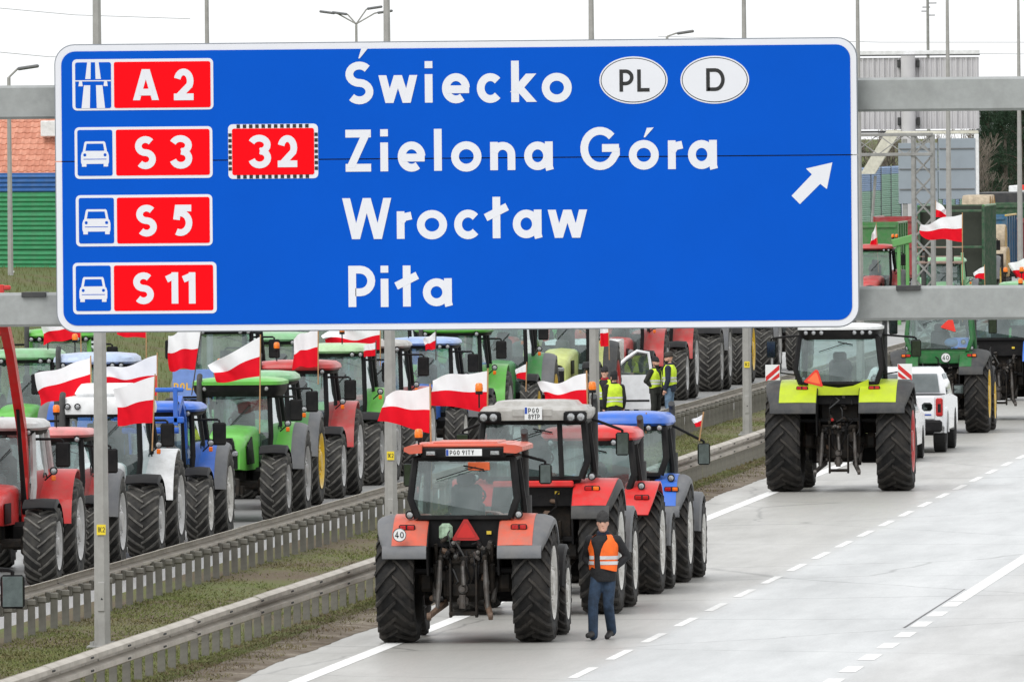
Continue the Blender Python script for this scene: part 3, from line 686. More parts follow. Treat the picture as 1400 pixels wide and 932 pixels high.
def rim_mesh(m, wr=.34):
    key = (m.name, round(wr, 2))
    if key in _rims: return _rims[key]
    b = MB()
    b.lathe([(.60, -wr * .66), (.585, -wr * .62), (.55, -wr * .3), (.54, wr * .25), (.575, wr * .72), (.62, wr * .985), (.605, wr * .98), (.572, wr * .92), (.53, wr * .76), (.40, wr * .70), (.36, wr * .82), (.22, wr * .86), (.20, wr * .98), (.10, wr * 1.0), (.0, wr * 1.0)], 32, 'x', caps=False)
    b.lathe([(.0, -wr * .1), (.50, -wr * .1), (.54, wr * .0)], 24, 'x', caps=False)
    for k in range(8):
        q = 2 * math.pi * k / 8; b.lathe([(.022, wr * .80), (.022, wr * .92), (0, wr * .93)], 6, 'x', (0, .29 * math.cos(q), .29 * math.sin(q)))
    me = b.mesh('rim', m, 40); _rims[key] = me; return me
def add_wheel(par, x, y, r, w, m_rim, dusty, side):
    wr = .34; sx = (w / 2) / (wr * r)
    lg = 21 if r > .72 else 19
    t = put('wheel', tyre_mesh(dusty, lg), par, (x, y, r - .012), (rnd.uniform(0, .29), 0, 0), (r * sx, r, r))
    put('rim', rim_mesh(m_rim), t, (0, 0, 0), (0, 0, 0 if side > 0 else math.pi), (1.0, 1.0, 1.0))
    return t

lamp_round = None
def lamp(par, p, r=.06, facing=-1, name='work_light', lens=None):
    """round lamp: black cup with a bright lens; facing -1 = backwards"""
    o = MB().lathe([(r * .6, .07), (r * 1.05, .03), (r * 1.16, 0), (r * 1.12, -.012), (r * .90, -.010), (r * .88, .006)], 14, 'y', caps=False).build(name, M_BLACK, par, p, (0, 0, 0 if facing < 0 else math.pi))
    MB().lathe([(r * .86, .004), (r * .6, -.002), (0, -.004)], 14, 'y', caps=False).build('lens', lens or M_LAMP, o)
    return o
def beacon(par, p, stalk=.22):
    o = MB().tube([(0, 0, -stalk), (0, 0, -.02)], .014, 6).lathe([(.05, -.05), (.058, -.04), (.058, 0)], 12).build('beacon', M_BLACK, par, p)
    MB().lathe([(.055, 0), (.062, .03), (.058, .10), (.04, .125), (0, .13)], 14).build('beacon_lens', M_ORANGE, o)
    return o
def mirror(par, x, y, z, s, w=.20, h=.34, ax=None, az=None, ay=None):
    """s side sign; glass looks backwards"""
    ax = ax if ax is not None else x - s * .35; az = az if az is not None else z + h * .5; ay = y if ay is None else ay
    o = MB().box((0, .03, 0), (w, .07, h), .028).build('mirror', M_BLACK, par, (x, y, z), (0, 0, s * .10))
    MB().box((0, -.008, 0), (w - .035, .012, h - .035), .004).build('mirror_glass', M_MIRROR, o)
    MB().tube([(ax - x, ay - y, az - z), (-s * .04, .02, h * .5 + .05), (0, .03, h * .5 + .03), (0, .04, h * .2)], .022, 6).build('mirror_arm', M_BLACK, o)
    return o
def plate(par, p, txt1, w=.46, h=.105, txt2=None, rz=0, name='number_plate'):
    o = MB().box((0, 0, 0), (w, .012, h), .003).build(name, M_PLATE, par, p, (0, 0, rz))
    MB().box((-w / 2 + .022, -.0075, 0 if not txt2 else h * .22), (.036, .003, h - .012 if not txt2 else h * .5)).build('blue_strip', M_EUBLUE, o)
    rows = [(txt1, 0)] if not txt2 else [(txt1, h * .22), (txt2, -h * .24)]
    ch = (h * .70) if not txt2 else h * .38
    for tx, dz in rows:
        n = len(tx); avail = w - .075; cw = min(ch * .55, avail / n * .78); x = -w / 2 + .058
        for c in tx:
            if c == ' ': x += cw * .55; continue
            ww = cw * (.4 if c in '1I' else 1); glyph_mesh(c, ww, ch, ch * .155, .0004).build('letter', M_INK, o, (x, -.0085, dz - ch / 2), smooth=0); x += ww + (avail - n * cw) / n * .8
    return o
def disc40(par, p, r=.10, ry=0):
    o = MB().lathe([(r, 0), (r, -.006), (0, -.008)], 24, 'y').build('speed_disc', M_PLATE, par, p)
    MB().lathe([(r * 1.0, -.007), (r * .9, -.0095)], 24, 'y', caps=False).build('disc_ring', M_DKGREY, o)
    for c, x in (('4', -.064), ('0', .008)): glyph_mesh(c, r * .56, r * .9, r * .13, .0004).build('digit', M_INK, o, (x * r / .1, -.0125, -r * .45), smooth=0)
def smv(par, p, s=.36, m=None, rx=0.0, rot=0.0, rim=None):
    pts = [(-s / 2, 0), (s / 2, 0), (s * .56, s * .06), (s * .08, s * .86), (-s * .08, s * .86), (-s * .56, s * .06)]
    o = MB().prism(pts, .012, 'y').build('warning_triangle', rim or M_SIGRED, par, p, (rx, rot, 0))
    k = [(a * .68, .05 * s + c * .68 + .06 * s) for a, c in pts]; MB().prism(k, .004, 'y', -.009).build('orange_centre', m or M_SIGORANGE, o)
    return o

def fender(par, sg, xi, xm, xo, RRf, rr, col, edge_m, a_front, a_rear, zc, thick=.05, drop=.13):
    """swept mudguard round the rear wheel; a_* degrees from the top (forward +)"""
    n = 14; rings = []; edge = []; xo0, xm0 = xo, xm
    for i in range(n + 1):
        q = R(lerp(a_front, -a_rear, i / n)); ro = RRf
        tr = max(0.0, i / n - .55) / .45; xo = xo0 - .13 * tr ** 2.2; xm = min(xm0, xo - .05)
        def pt(x, dr): return (sg * x, math.sin(q) * (ro + dr), zc + math.cos(q) * (ro + dr))
        rings.append([pt(xi, -.02), pt(xi, .012), pt(xi + .03, .03), pt(lerp(xi, xm, .5), .038), pt(xm, .03), pt(xm, 0), pt(lerp(xi, xm, .5), 0)])
        edge.append([pt(xm - .01, .022), pt(lerp(xm, xo, .4), .018), pt(lerp(xm, xo, .8), -.012), pt(xo, -.05), pt(xo + .004, -drop), pt(xo - .02, -drop), pt(xo - .03, -.05), pt(xm - .01, -.012)])
    if sg < 0: rings = [r[::-1] for r in rings]; edge = [r[::-1] for r in edge]
    o = MB().loft(rings).build('fender', col, par, smooth=40)
    # inner cheek closing the gap to the cab
    pts = []
    for i in range(n + 1):
        q = R(lerp(a_front, -a_rear, i / n)); pts.append((math.sin(q) * RRf, zc + math.cos(q) * RRf))
    pts += [(math.sin(R(-a_rear)) * RRf * .8, zc + .12), (math.sin(R(a_front)) * RRf * .9, zc + .05)]
    MB().prism(pts, .03, 'x', sg * (xi + .0)).build('inner_cheek', edge_m if edge_m is M_BLACK else M_BLACK, o, smooth=0)
    if edge_m:
        MB().loft(edge).build('fender_edge', edge_m, o, smooth=40)
        lr = []
        for k, (da, dr) in enumerate(((0, .026), (3, .034), (8, .022), (11, -.01), (11, -.04), (4, -.03))):
            q = R(-a_rear - da); lr.append([(sg * x, math.sin(q) * (RRf + dr), zc + math.cos(q) * (RRf + dr)) for x in (xi, lerp(xi, xo0 - .15, .5), xo0 - .19, xo0 - .125)])
        MB().loft(lr + lr[:1], caps=False, closed=False).build('fender_lip', edge_m, o, smooth=50)
    return o

DEF = dict(RR=.86, RW=.52, FR=.64, FW=.42, half=1.22, fhalf=1.12, wb=2.6, cw=.74, cwt=.68, cy0=-.42, cy1=1.22, zb=1.70, zt=2.62, zdoor=1.0, body=None, roof=None, roof_style='round', roof_h=.20, roof_w=.80, rim=None,
           dusty=False, fr_edge=True, view='front', hood_top=1.72, hood_w=.40, hood_len=None, pillar=None, lamps=4, beacons=((.55, -.25),), mirrors=True, front_fenders=True, exhaust=1, hitch=True, detail=True, seat=True,
           fender_rear=62, fend_in=.58, fend_mid=1.02, grille=None, stripe=None, weights=True)
def tractor(label, X, Y, heading, group=None, **kw):
    """heading 0 drives away from the camera (+Y), 180 towards it; Y is where the rear axle stands"""
    s = dict(DEF); s.update(kw); g = lambda k: s[k]
    t = empty('tractor', (X, Y, 0), R(heading), label, 'tractor', group)
    body, roofm, rim = s['body'], s['roof'] or s['body'], s['rim'] or M_STEEL
    pil = s['pillar'] or M_BLACK
    RR, RW, FR, FW, wb = s['RR'], s['RW'], s['FR'], s['FW'], s['wb']
    # --- running gear
    MB().box((0, .75, .86), (.50, 2.3, .52), .06).box((0, wb - .1, .80), (.40, 1.5, .42), .05).box((0, -.28, .98), (.62, .42, .70), .06).build('transmission', M_IRON, t)
    MB().tube([(-s['half'] + RW, 0, RR), (-.3, 0, RR), (.3, 0, RR), (s['half'] - RW, 0, RR)], [.12, .19, .19, .12], 12).build('rear_axle', M_IRON, t)
    MB().box((0, wb, FR + .02), (2 * (s['fhalf'] - FW), .17, .17), .04).box((-s['fhalf'] + FW * 1.05, wb, FR), (.14, .3, .34), .04).box((s['fhalf'] - FW * 1.05, wb, FR), (.14, .3, .34), .04).build('front_axle', M_IRON, t)
    for sd in (-1, 1):
        add_wheel(t, sd * (s['half'] - RW / 2), 0, RR, RW, rim, s['dusty'], sd)
        add_wheel(t, sd * (s['fhalf'] - FW / 2), wb, FR, FW, rim, s['dusty'], sd)
    # --- bonnet
    hl = s['hood_len'] or wb + .72; y0 = s['cy1'] - .12; hw, ht = s['hood_w'], s['hood_top']
    rg = [hood_ring(y0, hw + .02, ht + .02, .98, .14), hood_ring(lerp(y0, hl, .35), hw, ht, .98, .14), hood_ring(lerp(y0, hl, .75), hw - .03, ht - .09, .98, .15), hood_ring(hl - .10, hw - .06, ht - .19, 1.0, .16), hood_ring(hl, hw - .12, ht - .30, 1.02, .14)]
    hood = MB().loft([r[::-1] for r in rg]).build('bonnet', body, t, smooth=45)
    gr = [[(x * .86, yy + .012, lerp(1.04, z, .90)) for x, yy, z in hood_ring(hl, hw - .12, ht - .30, 1.02, .14)]]
    MB().loft([[(x, y - .08, z) for x, y, z in gr[0]][::-1], [(x, y + .006, z) for x, y, z in gr[0]][::-1]]).build('grille', s['grille'] or M_BLACK, hood, smooth=30)
    for sd in (-1, 1):
        MB().box((0, 0, 0), (.17, .05, .10), .02).build('headlight', M_LAMP, hood, (sd * (hw - .24), hl + .015, ht - .46))
        MB().box((0, 0, 0), (.012, 1.0, .34), .004).build('side_vent', M_BLACK, hood, (sd * (hw - .012), lerp(y0, hl, .55), ht - .42))
        if s['stripe']: MB().box((0, 0, 0), (.008, 1.15, .09), .002).build('stripe', s['stripe'], hood, (sd * (hw + .004), lerp(y0, hl, .30), ht - .2))
    if s['weights'] and s['view'] == 'front':
        w = MB().box((0, hl + .05, .70), (.55, .18, .30), .03).build('front_weights', M_IRON, t)
        for k in range(7): MB().box((-.27 + k * .09, hl + .17, .68), (.075, .16, .34), .02).build('weight', M_IRON, w)
        for sd in (-1, 1): MB().box((sd * .33, hl - .1, .62), (.05, .5, .16), .01).build('link_arm', M_IRON, t)
    # --- cab: pillars, panes, roof
    cw, ct, c0, c1, zb, zt, zd = s['cw'], s['cwt'], s['cy0'], s['cy1'], s['zb'], s['zt'], s['zdoor']
    cb = .38                                                # B-pillar
    fr = MB()
    for sd in (-1, 1):
        fr.tube([(sd * (cw - .10), c0, zb), (sd * cw, c0 - .01, zb + .28), (sd * ct, c0 + .10, zt)], .056, 6)
        fr.tube([(sd * cw, cb, zd), (sd * (cw + .03), cb, zb + .1), (sd * ct, cb - .02, zt)], .052, 6)
        fr.tube([(sd * (cw - .12), c1 + .02, zd), (sd * (cw - .06), c1 + .05, zb), (sd * (ct - .04), c1 - .10, zt)], .054, 6)
        fr.tube([(sd * cw, cb, zd), (sd * (cw - .12), c1 + .02, zd)], .04, 6)
        fr.tube([(sd * ct, c0 + .10, zt), (sd * ct, cb - .02, zt), (sd * (ct - .04), c1 - .10, zt)], .045, 6)
    fr.tube([(-ct, c0 + .10, zt), (ct, c0 + .10, zt)], .045, 6); fr.tube([(-ct + .04, c1 - .10, zt), (ct - .04, c1 - .10, zt)], .045, 6)
    fr.tube([(-cw + .10, c0, zb), (cw - .10, c0, zb)], .04, 6)
    fr.build('cab_frame', pil, t, smooth=50)
    fl = MB().box((0, .42, zd - .04), (2 * cw - .06, 1.62, .09), .02).box((0, c0 + .10, zb - .22), (2 * cw - .24, .10, .44), .02)
    fl.build('cab_floor', M_BLACK, t)
    rw = [(-cw + .10, c0 - .012, zb + .02), (cw - .10, c0 - .012, zb + .02), (cw - .0, c0 - .022, zb + .28), (ct, c0 + .088, zt), (-ct, c0 + .088, zt), (-cw + .0, c0 - .022, zb + .28)]
    rwo = MB().add(rw, [tuple(range(6))]).build('rear_window', M_GLASS, t, smooth=0)
    MB().tube([(-cw + .10, c0 - .02, zb + .02), (cw - .10, c0 - .02, zb + .02), (cw - .0, c0 - .03, zb + .28), (ct, c0 + .08, zt), (-ct, c0 + .08, zt), (-cw, c0 - .03, zb + .28), (-cw + .10, c0 - .02, zb + .02)], .022, 4).build('window_seal', M_BLACK, rwo, smooth=0)
    MB().tube([(.0, c0 - .045, zt - .10), (.30, c0 - .04, zt - .16)], .012, 5).tube([(-.40, c0 - .055, zt - .30), (.18, c0 - .045, zt - .12)], .008, 5).build('wiper', M_BLACK, rwo)
    MB().add([(-cw + .12, c1 + .03, zd), (cw - .12, c1 + .03, zd), (cw - .06, c1 + .06, zb), (ct - .04, c1 - .09, zt), (-ct + .04, c1 - .09, zt), (-cw + .06, c1 + .06, zb)], [tuple(range(6))]).build('windscreen', M_GLASS, t, smooth=0)
    if s['view'] == 'front': MB().tube([(.1, c1 + .075, zb + .22), (-.28, c1 + .03, zb + .62)], .009, 5).build('wiper', M_BLACK, t)
    for sd in (-1, 1):
        dr = MB().add([(sd * (cw + .005), cb, zd), (sd * (cw - .115), c1, zd), (sd * (cw - .055), c1 + .03, zb), (sd * (ct - .03), c1 - .10, zt), (sd * (ct + .005), cb, zt), (sd * (cw + .035), cb, zb + .1)], [(0, 1, 2, 5), (5, 2, 3, 4)]).build('door', M_GLASS, t, smooth=0)
        MB().tube([(sd * (cw + .04), cb + .12, zd + .25), (sd * (cw + .07), cb + .12, zd + .3), (sd * (cw + .05), cb + .10, zd + .75), (sd * (cw + .03), cb + .10, zd + .80)], .013, 5).build('door_handle', M_BLACK, dr)
        MB().add([(sd * (cw - .10), c0 + .01, zb + .02), (sd * cw, cb, zb + .02), (sd * (ct + .005), cb, zt), (sd * ct, c0 + .10, zt)], [(0, 1, 2, 3)]).build('side_window', M_GLASS, t, smooth=0)
        if s['detail']:
            st = MB()
            for k in range(3): st.box((sd * (cw + .05), 1.0, .48 + k * .22), (.22, .34, .035), .008)
            st.box((sd * (cw + .13), 1.16, .74), (.02, .03, .60), 0).box((sd * (cw + .13), .84, .74), (.02, .03, .60), 0)
            st.build('steps' if False else 'step', M_BLACK, t)
            MB().box((sd * .52, 1.35, .78), (.42, .80, .46), .07).build('fuel_tank', M_BLACK, t)
    MB().box((0, c1 + .01, zd + .20), (2 * cw - .26, .05, .42), .02).build('front_apron', M_BLACK, t)
    if s['seat']:
        dz = max(0.0, zb - 1.55)
        se = MB().box((0, .22, 1.35), (.50, .48, .14), .05).build('seat', M_SEAT, t, (0, 0, dz))
        MB().box((0, .0, 1.72), (.46, .14, .62), .06, Matrix.Rotation(R(-8), 3, 'X')).build('backrest', M_SEAT, se)
        MB().box((0, -.06, 2.10), (.28, .09, .18), .04).build('headrest', M_SEAT, se)
        for sd in (-1, 1): MB().box((sd * .31, .22, 1.55), (.09, .38, .09), .03).build('armrest', M_SEAT, se)
        MB().box((0, 1.02, 1.45), (.34, .24, .60), .06).build('dashboard', M_DKGREY, t, (0, 0, dz))
        wv = [(.20 * math.cos(q * .5236), .20 * math.sin(q * .5236) * .78, .20 * math.sin(q * .5236) * .62) for q in range(13)]
        MB().tube([(a, .82 + c, 1.83 + d) for a, c, d in wv], .016, 6, cap=False).tube([(-.2, .82, 1.83), (.2, .82, 1.83)], .012, 5).tube([(0, .82, 1.83), (0, 1.0, 1.62)], .025, 6).build('steering_wheel', M_BLACK, t, (0, 0, dz))
        MB().box((.48, .35, 1.38), (.20, .8, .34), .05).build('control_console', M_DKGREY, t, (0, 0, dz))
    ry0, ry1 = c0 - .12, c1 + .16; rc = (ry0 + ry1) / 2; rl = (ry1 - ry0) / 2; rww, rh = s['roof_w'], s['roof_h']
    stl = s['roof_style']
    if stl == 'round':
        rf = MB().loft([superellipse(0, rc, rww * .94, rl * .95, zt + .02, 5), superellipse(0, rc, rww, rl, zt + .07, 5), superellipse(0, rc, rww * .98, rl * .985, zt + rh * .7, 5), superellipse(0, rc, rww * .88, rl * .90, zt + rh, 4.5), superellipse(0, rc, rww * .5, rl * .55, zt + rh * 1.14, 4)]).build('roof', roofm, t, smooth=45)
        MB().loft([superellipse(0, rc, rww * .90, rl * .92, zt - .05, 5), superellipse(0, rc, rww * .965, rl * .97, zt + .055, 5)]).build('roof_lining', M_BLACK, rf, smooth=30)
    elif stl == 'visor':      # thin bright lid over a deep black lamp band
        rf = MB().loft([superellipse(0, rc, rww, rl, zt + rh * .62, 6), superellipse(0, rc, rww * 1.0, rl, zt + rh * .85, 6), superellipse(0, rc, rww * .9, rl * .93, zt + rh, 5), superellipse(0, rc - .1, rww * .55, rl * .6, zt + rh * 1.12, 5)]).build('roof', roofm, t, smooth=45)
        MB().loft([superellipse(0, rc, rww * .90, rl * .92, zt - .05, 6), superellipse(0, rc, rww * .97, rl * .975, zt + .06, 6), superellipse(0, rc, rww * .985, rl * .985, zt + rh * .65, 6)]).build('lamp_band', M_BLACK, rf, smooth=30)
    elif stl == 'slab':       # thin lid with drooping rear corners over a black fascia
        b = MB().box((0, rc + .05, zt + .185), (1.30, 2 * rl - .12, .07), .03).box((0, rc + .1, zt + .225), (.95, 2 * rl - .6, .03), .012)
        for sd in (-1, 1):
            b.loft([[(sd * x, y, z) for x, y, z in r][::sd] for r in
                    ([(.60, ry0 - .02, zt + .09), (.60, ry1, zt + .10), (.60, ry1, zt + .21), (.60, ry0 - .02, zt + .21)], [(.78, ry0 - .01, zt + .075), (.78, ry1 - .05, zt + .09), (.78, ry1 - .05, zt + .205), (.78, ry0 - .01, zt + .20)], [(.87, ry0 + .04, zt + .115), (.87, ry1 - .15, zt + .115), (.87, ry1 - .15, zt + .175), (.87, ry0 + .04, zt + .17)])])
        rf = b.build('roof', roofm, t, smooth=30)
        MB().box((0, rc + .02, zt + .085), (1.235, 2 * rl - .10, .155), .02).build('fascia', M_BLACK, rf)
    elif stl == 'box':        # deep grey roof with lamp pockets in its rear corners
        b = MB().loft([superellipse(0, rc, .80, rl, zt + .03, 7), superellipse(0, rc, .84, rl + .02, zt + .10, 7), superellipse(0, rc, .845, rl + .02, zt + .18, 7), superellipse(0, rc, .80, rl - .05, zt + .235, 6), superellipse(0, rc, .66, rl - .2, zt + .25, 6), superellipse(0, rc, .60, rl - .28, zt + .315, 6), superellipse(0, rc, .40, rl - .5, zt + .33, 6)])
        rf = b.build('roof', roofm, t, smooth=45)
        for sd in (-1, 1): MB().box((sd * .66, ry0 + .03, zt + .085), (.36, .14, .17), .03).build('lamp_pocket', M_BLACK, rf)
        MB().box((0, ry0 - .012, zt + .15), (.62, .03, .12), .01).build('rear_hatch', roofm, rf)
    elif stl == 'tall':       # tall white roof with an air-conditioning box
        rf = MB().loft([superellipse(0, rc, rww, rl, zt + .0, 7), superellipse(0, rc, rww * 1.02, rl * 1.02, zt + .10, 7), superellipse(0, rc, rww * .97, rl * .97, zt + .26, 6), superellipse(0, rc, rww * .85, rl * .85, zt + .30, 6)]).build('roof', roofm, t, smooth=45)
        MB().box((0, rc + .05, zt + .41), (1.05, 1.1, .24), .07, taper=(.9, .9)).build('air_conditioner', roofm, rf)
        MB().box((0, rc, zt - .02), (2 * rww * .92, 2 * rl * .94, .07), .01).build('roof_lining', M_BLACK, rf)
    nl = s['lamps']
    lz = {'round': zt + .0, 'visor': zt + rh * .38, 'slab': zt + .10, 'box': zt + .085, 'tall': zt + .14}[stl]
    lx = {2: [.60], 4: [.60, .42], 6: [.66, .50, .34]}.get(nl, [])
    if stl == 'box': lx = [.755, .60]
    ly = {'round': .0, 'visor': .02, 'slab': .0, 'box': .045, 'tall': -.045}[stl]
    if s['view'] == 'rear' or stl in ('visor', 'round'):
        for a in lx:
            for sd in (-1, 1):
                if stl == 'slab':
                    q = MB().box((0, 0, 0), (.17, .05, .085), .012).build('work_light', M_BLACK, t, (sd * .47, ry0 - .005, zt + .085)); MB().box((0, -.026, 0), (.13, .012, .055), .006).build('lens', M_LAMP, q)
                else: lamp(t, (sd * a, ry0 + ly - (.105 if stl == 'box' else 0), lz), .07 if stl == 'box' else .05, -1)
    if s['view'] == 'front':
        for a in lx:
            for sd in (-1, 1): lamp(t, (sd * a, ry1 - ly - .02, lz), .05, 1)
    for bx, by in s['beacons']: beacon(t, (bx, by, zt + rh + .28), .26)
    # --- mudguards
    em = {True: M_GREYPL, False: None}.get(s['fr_edge'], s['fr_edge'])
    for sd in (-1, 1):
        f = fender(t, sd, s['fend_in'], s['fend_mid'] if em else s['half'] - .02, s['half'] + .01, RR + s.get('fgap', .10), RR, body, em, 52 if s['view'] == 'rear' else 84, s['fender_rear'], RR)
        q = R(-s['fender_rear'] + 20)
        if s['view'] == 'rear':
            fg = s.get('fgap', .10) + .04; yb, zbk = math.sin(q) * (RR + fg), RR + math.cos(q) * (RR + fg)
            tl = MB().box((0, 0, 0), (.24, .06, .085), .018).build('tail_light', M_BLACK, f, (sd * (s['fend_in'] + .30), yb - .02, zbk + .0))
            MB().box((-sd * .055, -.024, 0), (.10, .025, .06), .008).build('red_lens', M_REDLENS, tl); MB().box((sd * .06, -.024, 0), (.09, .025, .06), .008).build('amber_lens', M_AMBER if s.get('amber') else M_REDLENS, tl)
            if s['detail']: lamp(t, (sd * (s['fend_in'] + .28), yb + .16, zbk + .18), .055, -1, 'rear_lamp')
        elif s['detail']:
            o = lamp(t, (sd * (cw + .26), c1 - .02, zb + .25), .06, 1, 'side_lamp'); MB().box((0, -.0, -.12), (.07, .05, .09), .012).build('indicator', M_AMBER, o); MB().tube([(0, .05, -.02), (sd * .16, .08, -.16)], .014, 5).build('lamp_stay', M_BLACK, o)
    if s['front_fenders']:
        for sd in (-1, 1):
            n = 12; rings = []; xi, xo = s['fhalf'] - FW - .03, s['fhalf'] + .0
            for i in range(n + 1):
                q = R(lerp(35, -80, i / n)); ro = FR + .085
                rings.append([(sd * x, wb + math.sin(q) * (ro + d), FR + math.cos(q) * (ro + d)) for x, d in ((xi, -.02), (xi, .01), ((xi + xo) / 2, .03), (xo - .03, .015), (xo, -.05), (xo - .02, -.05), ((xi + xo) / 2, .01))][::sd])
            MB().loft(rings).build('front_fender', M_BLACK if s['front_fenders'] is True else s['front_fenders'], t, smooth=40)
    # --- exhaust
    if s['exhaust']:
        ex = s['exhaust']; x = ex * (cw - .04); y = c1 + .12
        e = MB().tube([(x, y, 1.15), (x, y, 2.10)], .095, 12).tube([(x, y, 2.10), (x, y, zt + .10), (x, y - .02, zt + .28), (x, y - .12, zt + .36)], .055, 10).build('exhaust_pipe', M_DKGREY if s['exhaust'] > 0 else M_BLACK, t, smooth=40)
    # --- mirrors
    if s['mirrors']:
        mx = s.get('mirror_x', cw + .42); mz = s.get('mirror_z', zt - .38); my = c1 - .08
        mw, mh = (.25, .42) if s['view'] == 'front' else (.21, .36)
        for sd in (-1, 1): mirror(t, sd * mx, my, mz, sd, mw, mh, sd * (ct - .02), zt + .02 if s['view'] == 'rear' else mz + .26, c1 - .10)
    # --- rear linkage
    if s['hitch'] and s['view'] == 'rear':
        rear_linkage(t, s)
        MB().box((0, .02, (zb + .75) / 2), (2 * s['fend_in'] - .06, .5, zb - .75), .05).box((0, .45, (zb + RR + .15) / 2), (2 * (s['half'] - RW) - .06, .5, zb - RR - .15), .04).box((0, -.30, 1.12), (.78, .3, .5), .05).build('rear_underbody', M_IRON, t)
    return t
def rear_linkage(t, s):
    h = MB().box((0, -.52, .98), (.36, .10, .60), .02).box((-.19, -.60, .78), (.035, .16, .80), .008).box((.19, -.60, .78), (.035, .16, .80), .008).box((0, -.62, .44), (.42, .14, .06), .01).build('hitch_frame', M_IRON, t)
    MB().box((0, -.72, .62), (.16, .16, .13), .03).lathe([(.05, -.10), (.05, .10)], 10, 'z', (0, -.80, .62)).build('drawbar_jaw', M_STEEL, t)
    MB().lathe([(.07, 0), (.07, -.10), (.04, -.10), (.04, -.22)], 12, 'y', (0, -.60, .80)).build('power_shaft', M_STEEL, t)
    for sd in (-1, 1):
        a = MB().tube([(sd * .30, -.20, .58), (sd * .38, -.75, .50), (sd * .45, -1.18, .42)], [.05, .045, .04], 6, flat=1.3).lathe([(.055, -.03), (.055, .03)], 12, 'x', (sd * .45, -1.20, .42)).build('lower_link', M_STEEL if not s.get('rusty') else M_RUST, t)
        MB().tube([(sd * .37, -.80, .52), (sd * .345, -.74, .85), (sd * .33, -.70, 1.22)], [.028, .045, .03], 8).build('lift_rod', M_STEEL, t)
        MB().box((sd * .32, -.52, 1.27), (.07, .42, .10), .02, Matrix.Rotation(R(8), 3, 'X')).build('lift_arm', M_IRON, t)
        MB().tube([(sd * .46, -.18, .95), (sd * .43, -.55, .62)], .035, 8).build('stabiliser', M_STEEL, t)
        MB().tube([(sd * .40, -.30, .55), (sd * .41, -.5, 1.15)], .045, 8).tube([(sd * .40, -.30, .80), (sd * .41, -.5, 1.45)], .028, 8).build('lift_cylinder', M_IRON, t)
    MB().tube([(0, -.55, 1.22), (.0, -.70, 1.12), (.02, -.78, .85)], .035, 8).build('top_link', M_STEEL, t)
    q = random.Random(int(s['half'] * 1000))
    for i in range(12):
        x = q.uniform(-.28, .28); z = q.uniform(1.22, 1.52)
        c = MB().lathe([(.034, .1), (.034, -.05), (.022, -.06), (.022, -.10)], 8, 'y').build('hydraulic_coupler', q.choice([M_STEEL, M_BLACK, M_IRON, M_BLACK, M_STEEL]), t, (x, -.60 - q.uniform(0, .12), z), (q.uniform(-.4, .4), 0, q.uniform(-.5, .5)))
        if i % 4 == 0: MB().lathe([(.026, -.08), (.030, -.12), (0, -.13)], 8, 'y').build('dust_cap', q.choice([M_REDLENS, M_BLACK, M_DKGREY, M_STEEL]), c)
    for i in range(5):
        x = q.uniform(-.30, .30); MB().tube([(x, -.55, 1.35), (x + q.uniform(-.06, .06), -.68, 1.2 + q.uniform(-.1, .1)), (x * .8 + q.uniform(-.1, .1), -.62, .95), (x * .6, -.5, .8)], .014, 6).build('hydraulic_hose', M_BLACK, t)
    zt_ = s['zb'] - .12
    for i in range(34):
        x = q.uniform(-.48, .48); z = q.uniform(.62, zt_); d = (q.uniform(.03, .11), q.uniform(.05, .12), q.uniform(.03, .13)); y = -.46 - q.uniform(0, .10) if abs(x) < .34 and z < 1.5 else -.30 - q.uniform(.0, .16)
        mt = q.choice([M_IRON, M_STEEL, M_BLACK, M_DKGREY, M_RUST, M_IRON, M_BLACK])
        (MB().box((0, 0, 0), d, .008) if i % 3 else MB().lathe([(d[0] * .5, .04), (d[0] * .5, -.04), (d[0] * .25, -.06)], 10, q.choice('xyz'))).build('fitting', mt, t, (x, y, z), (q.uniform(-.3, .3), q.uniform(-.3, .3), 0), smooth=30)
    for i in range(7):
        x = q.uniform(-.42, .42); z = q.uniform(1.1, zt_); MB().tube([(x, -.44, z), (x + q.uniform(-.05, .1), -.62, z - .05), (x + q.uniform(-.15, .15), -.60, z - .22), (x + q.uniform(-.2, .2), -.46, z - .34)], q.uniform(.010, .018), 6).build('hydraulic_hose', q.choice([M_BLACK, M_DKGREY]), t)
    MB().box((.36, -.40, zt_ - .1), (.07, .008, .05)).build('warning_sticker', mat('sticker_yellow', (.7, .5, .04), .5), t)
    for sd in (-1, 1): MB().box((sd * (s['half'] - s['RW'] - .14), -.16, s['RR'] + .02), (.22, .34, .30), .05).build('brake_housing', M_IRON, t)
    MB().box((-.06, -.56, 1.22), (.28, .12, .12), .015).box((.24, -.55, 1.12), (.12, .10, .2), .015).build('valve_block', M_IRON, t)
# ------------------------------------------------------------------ paints
C_SALMON = P('faded_orange_red_paint', (.60, .105, .06), dirt_amt=.35)
C_RED = P('bright_red_paint', (.60, .022, .022), dirt_amt=.2)
C_RED2 = P('weathered_red_paint', (.50, .045, .045), dirt_amt=.35)
C_DKRED = P('dark_red_paint', (.38, .02, .025), dirt_amt=.3)
C_BLUE = P('tractor_blue_paint', (.03, .14, .58), dirt_amt=.2)
C_LIME = P('lime_green_paint', (.44, .55, .012), dirt_amt=.12)
C_PALELIME = P('pale_lime_paint', (.52, .58, .20), dirt_amt=.25)
C_JD = P('deep_green_paint', (.012, .13, .03), dirt_amt=.2)
C_GREEN = P('fresh_green_paint', (.12, .46, .06), dirt_amt=.2)
C_MIDGREEN = P('mid_green_paint', (.05, .26, .06), dirt_amt=.3)
C_PALEGREEN = P('pale_green_paint', (.22, .46, .24), dirt_amt=.3)
C_SILVER = P('silver_paint', (.52, .52, .52), dirt_amt=.3)
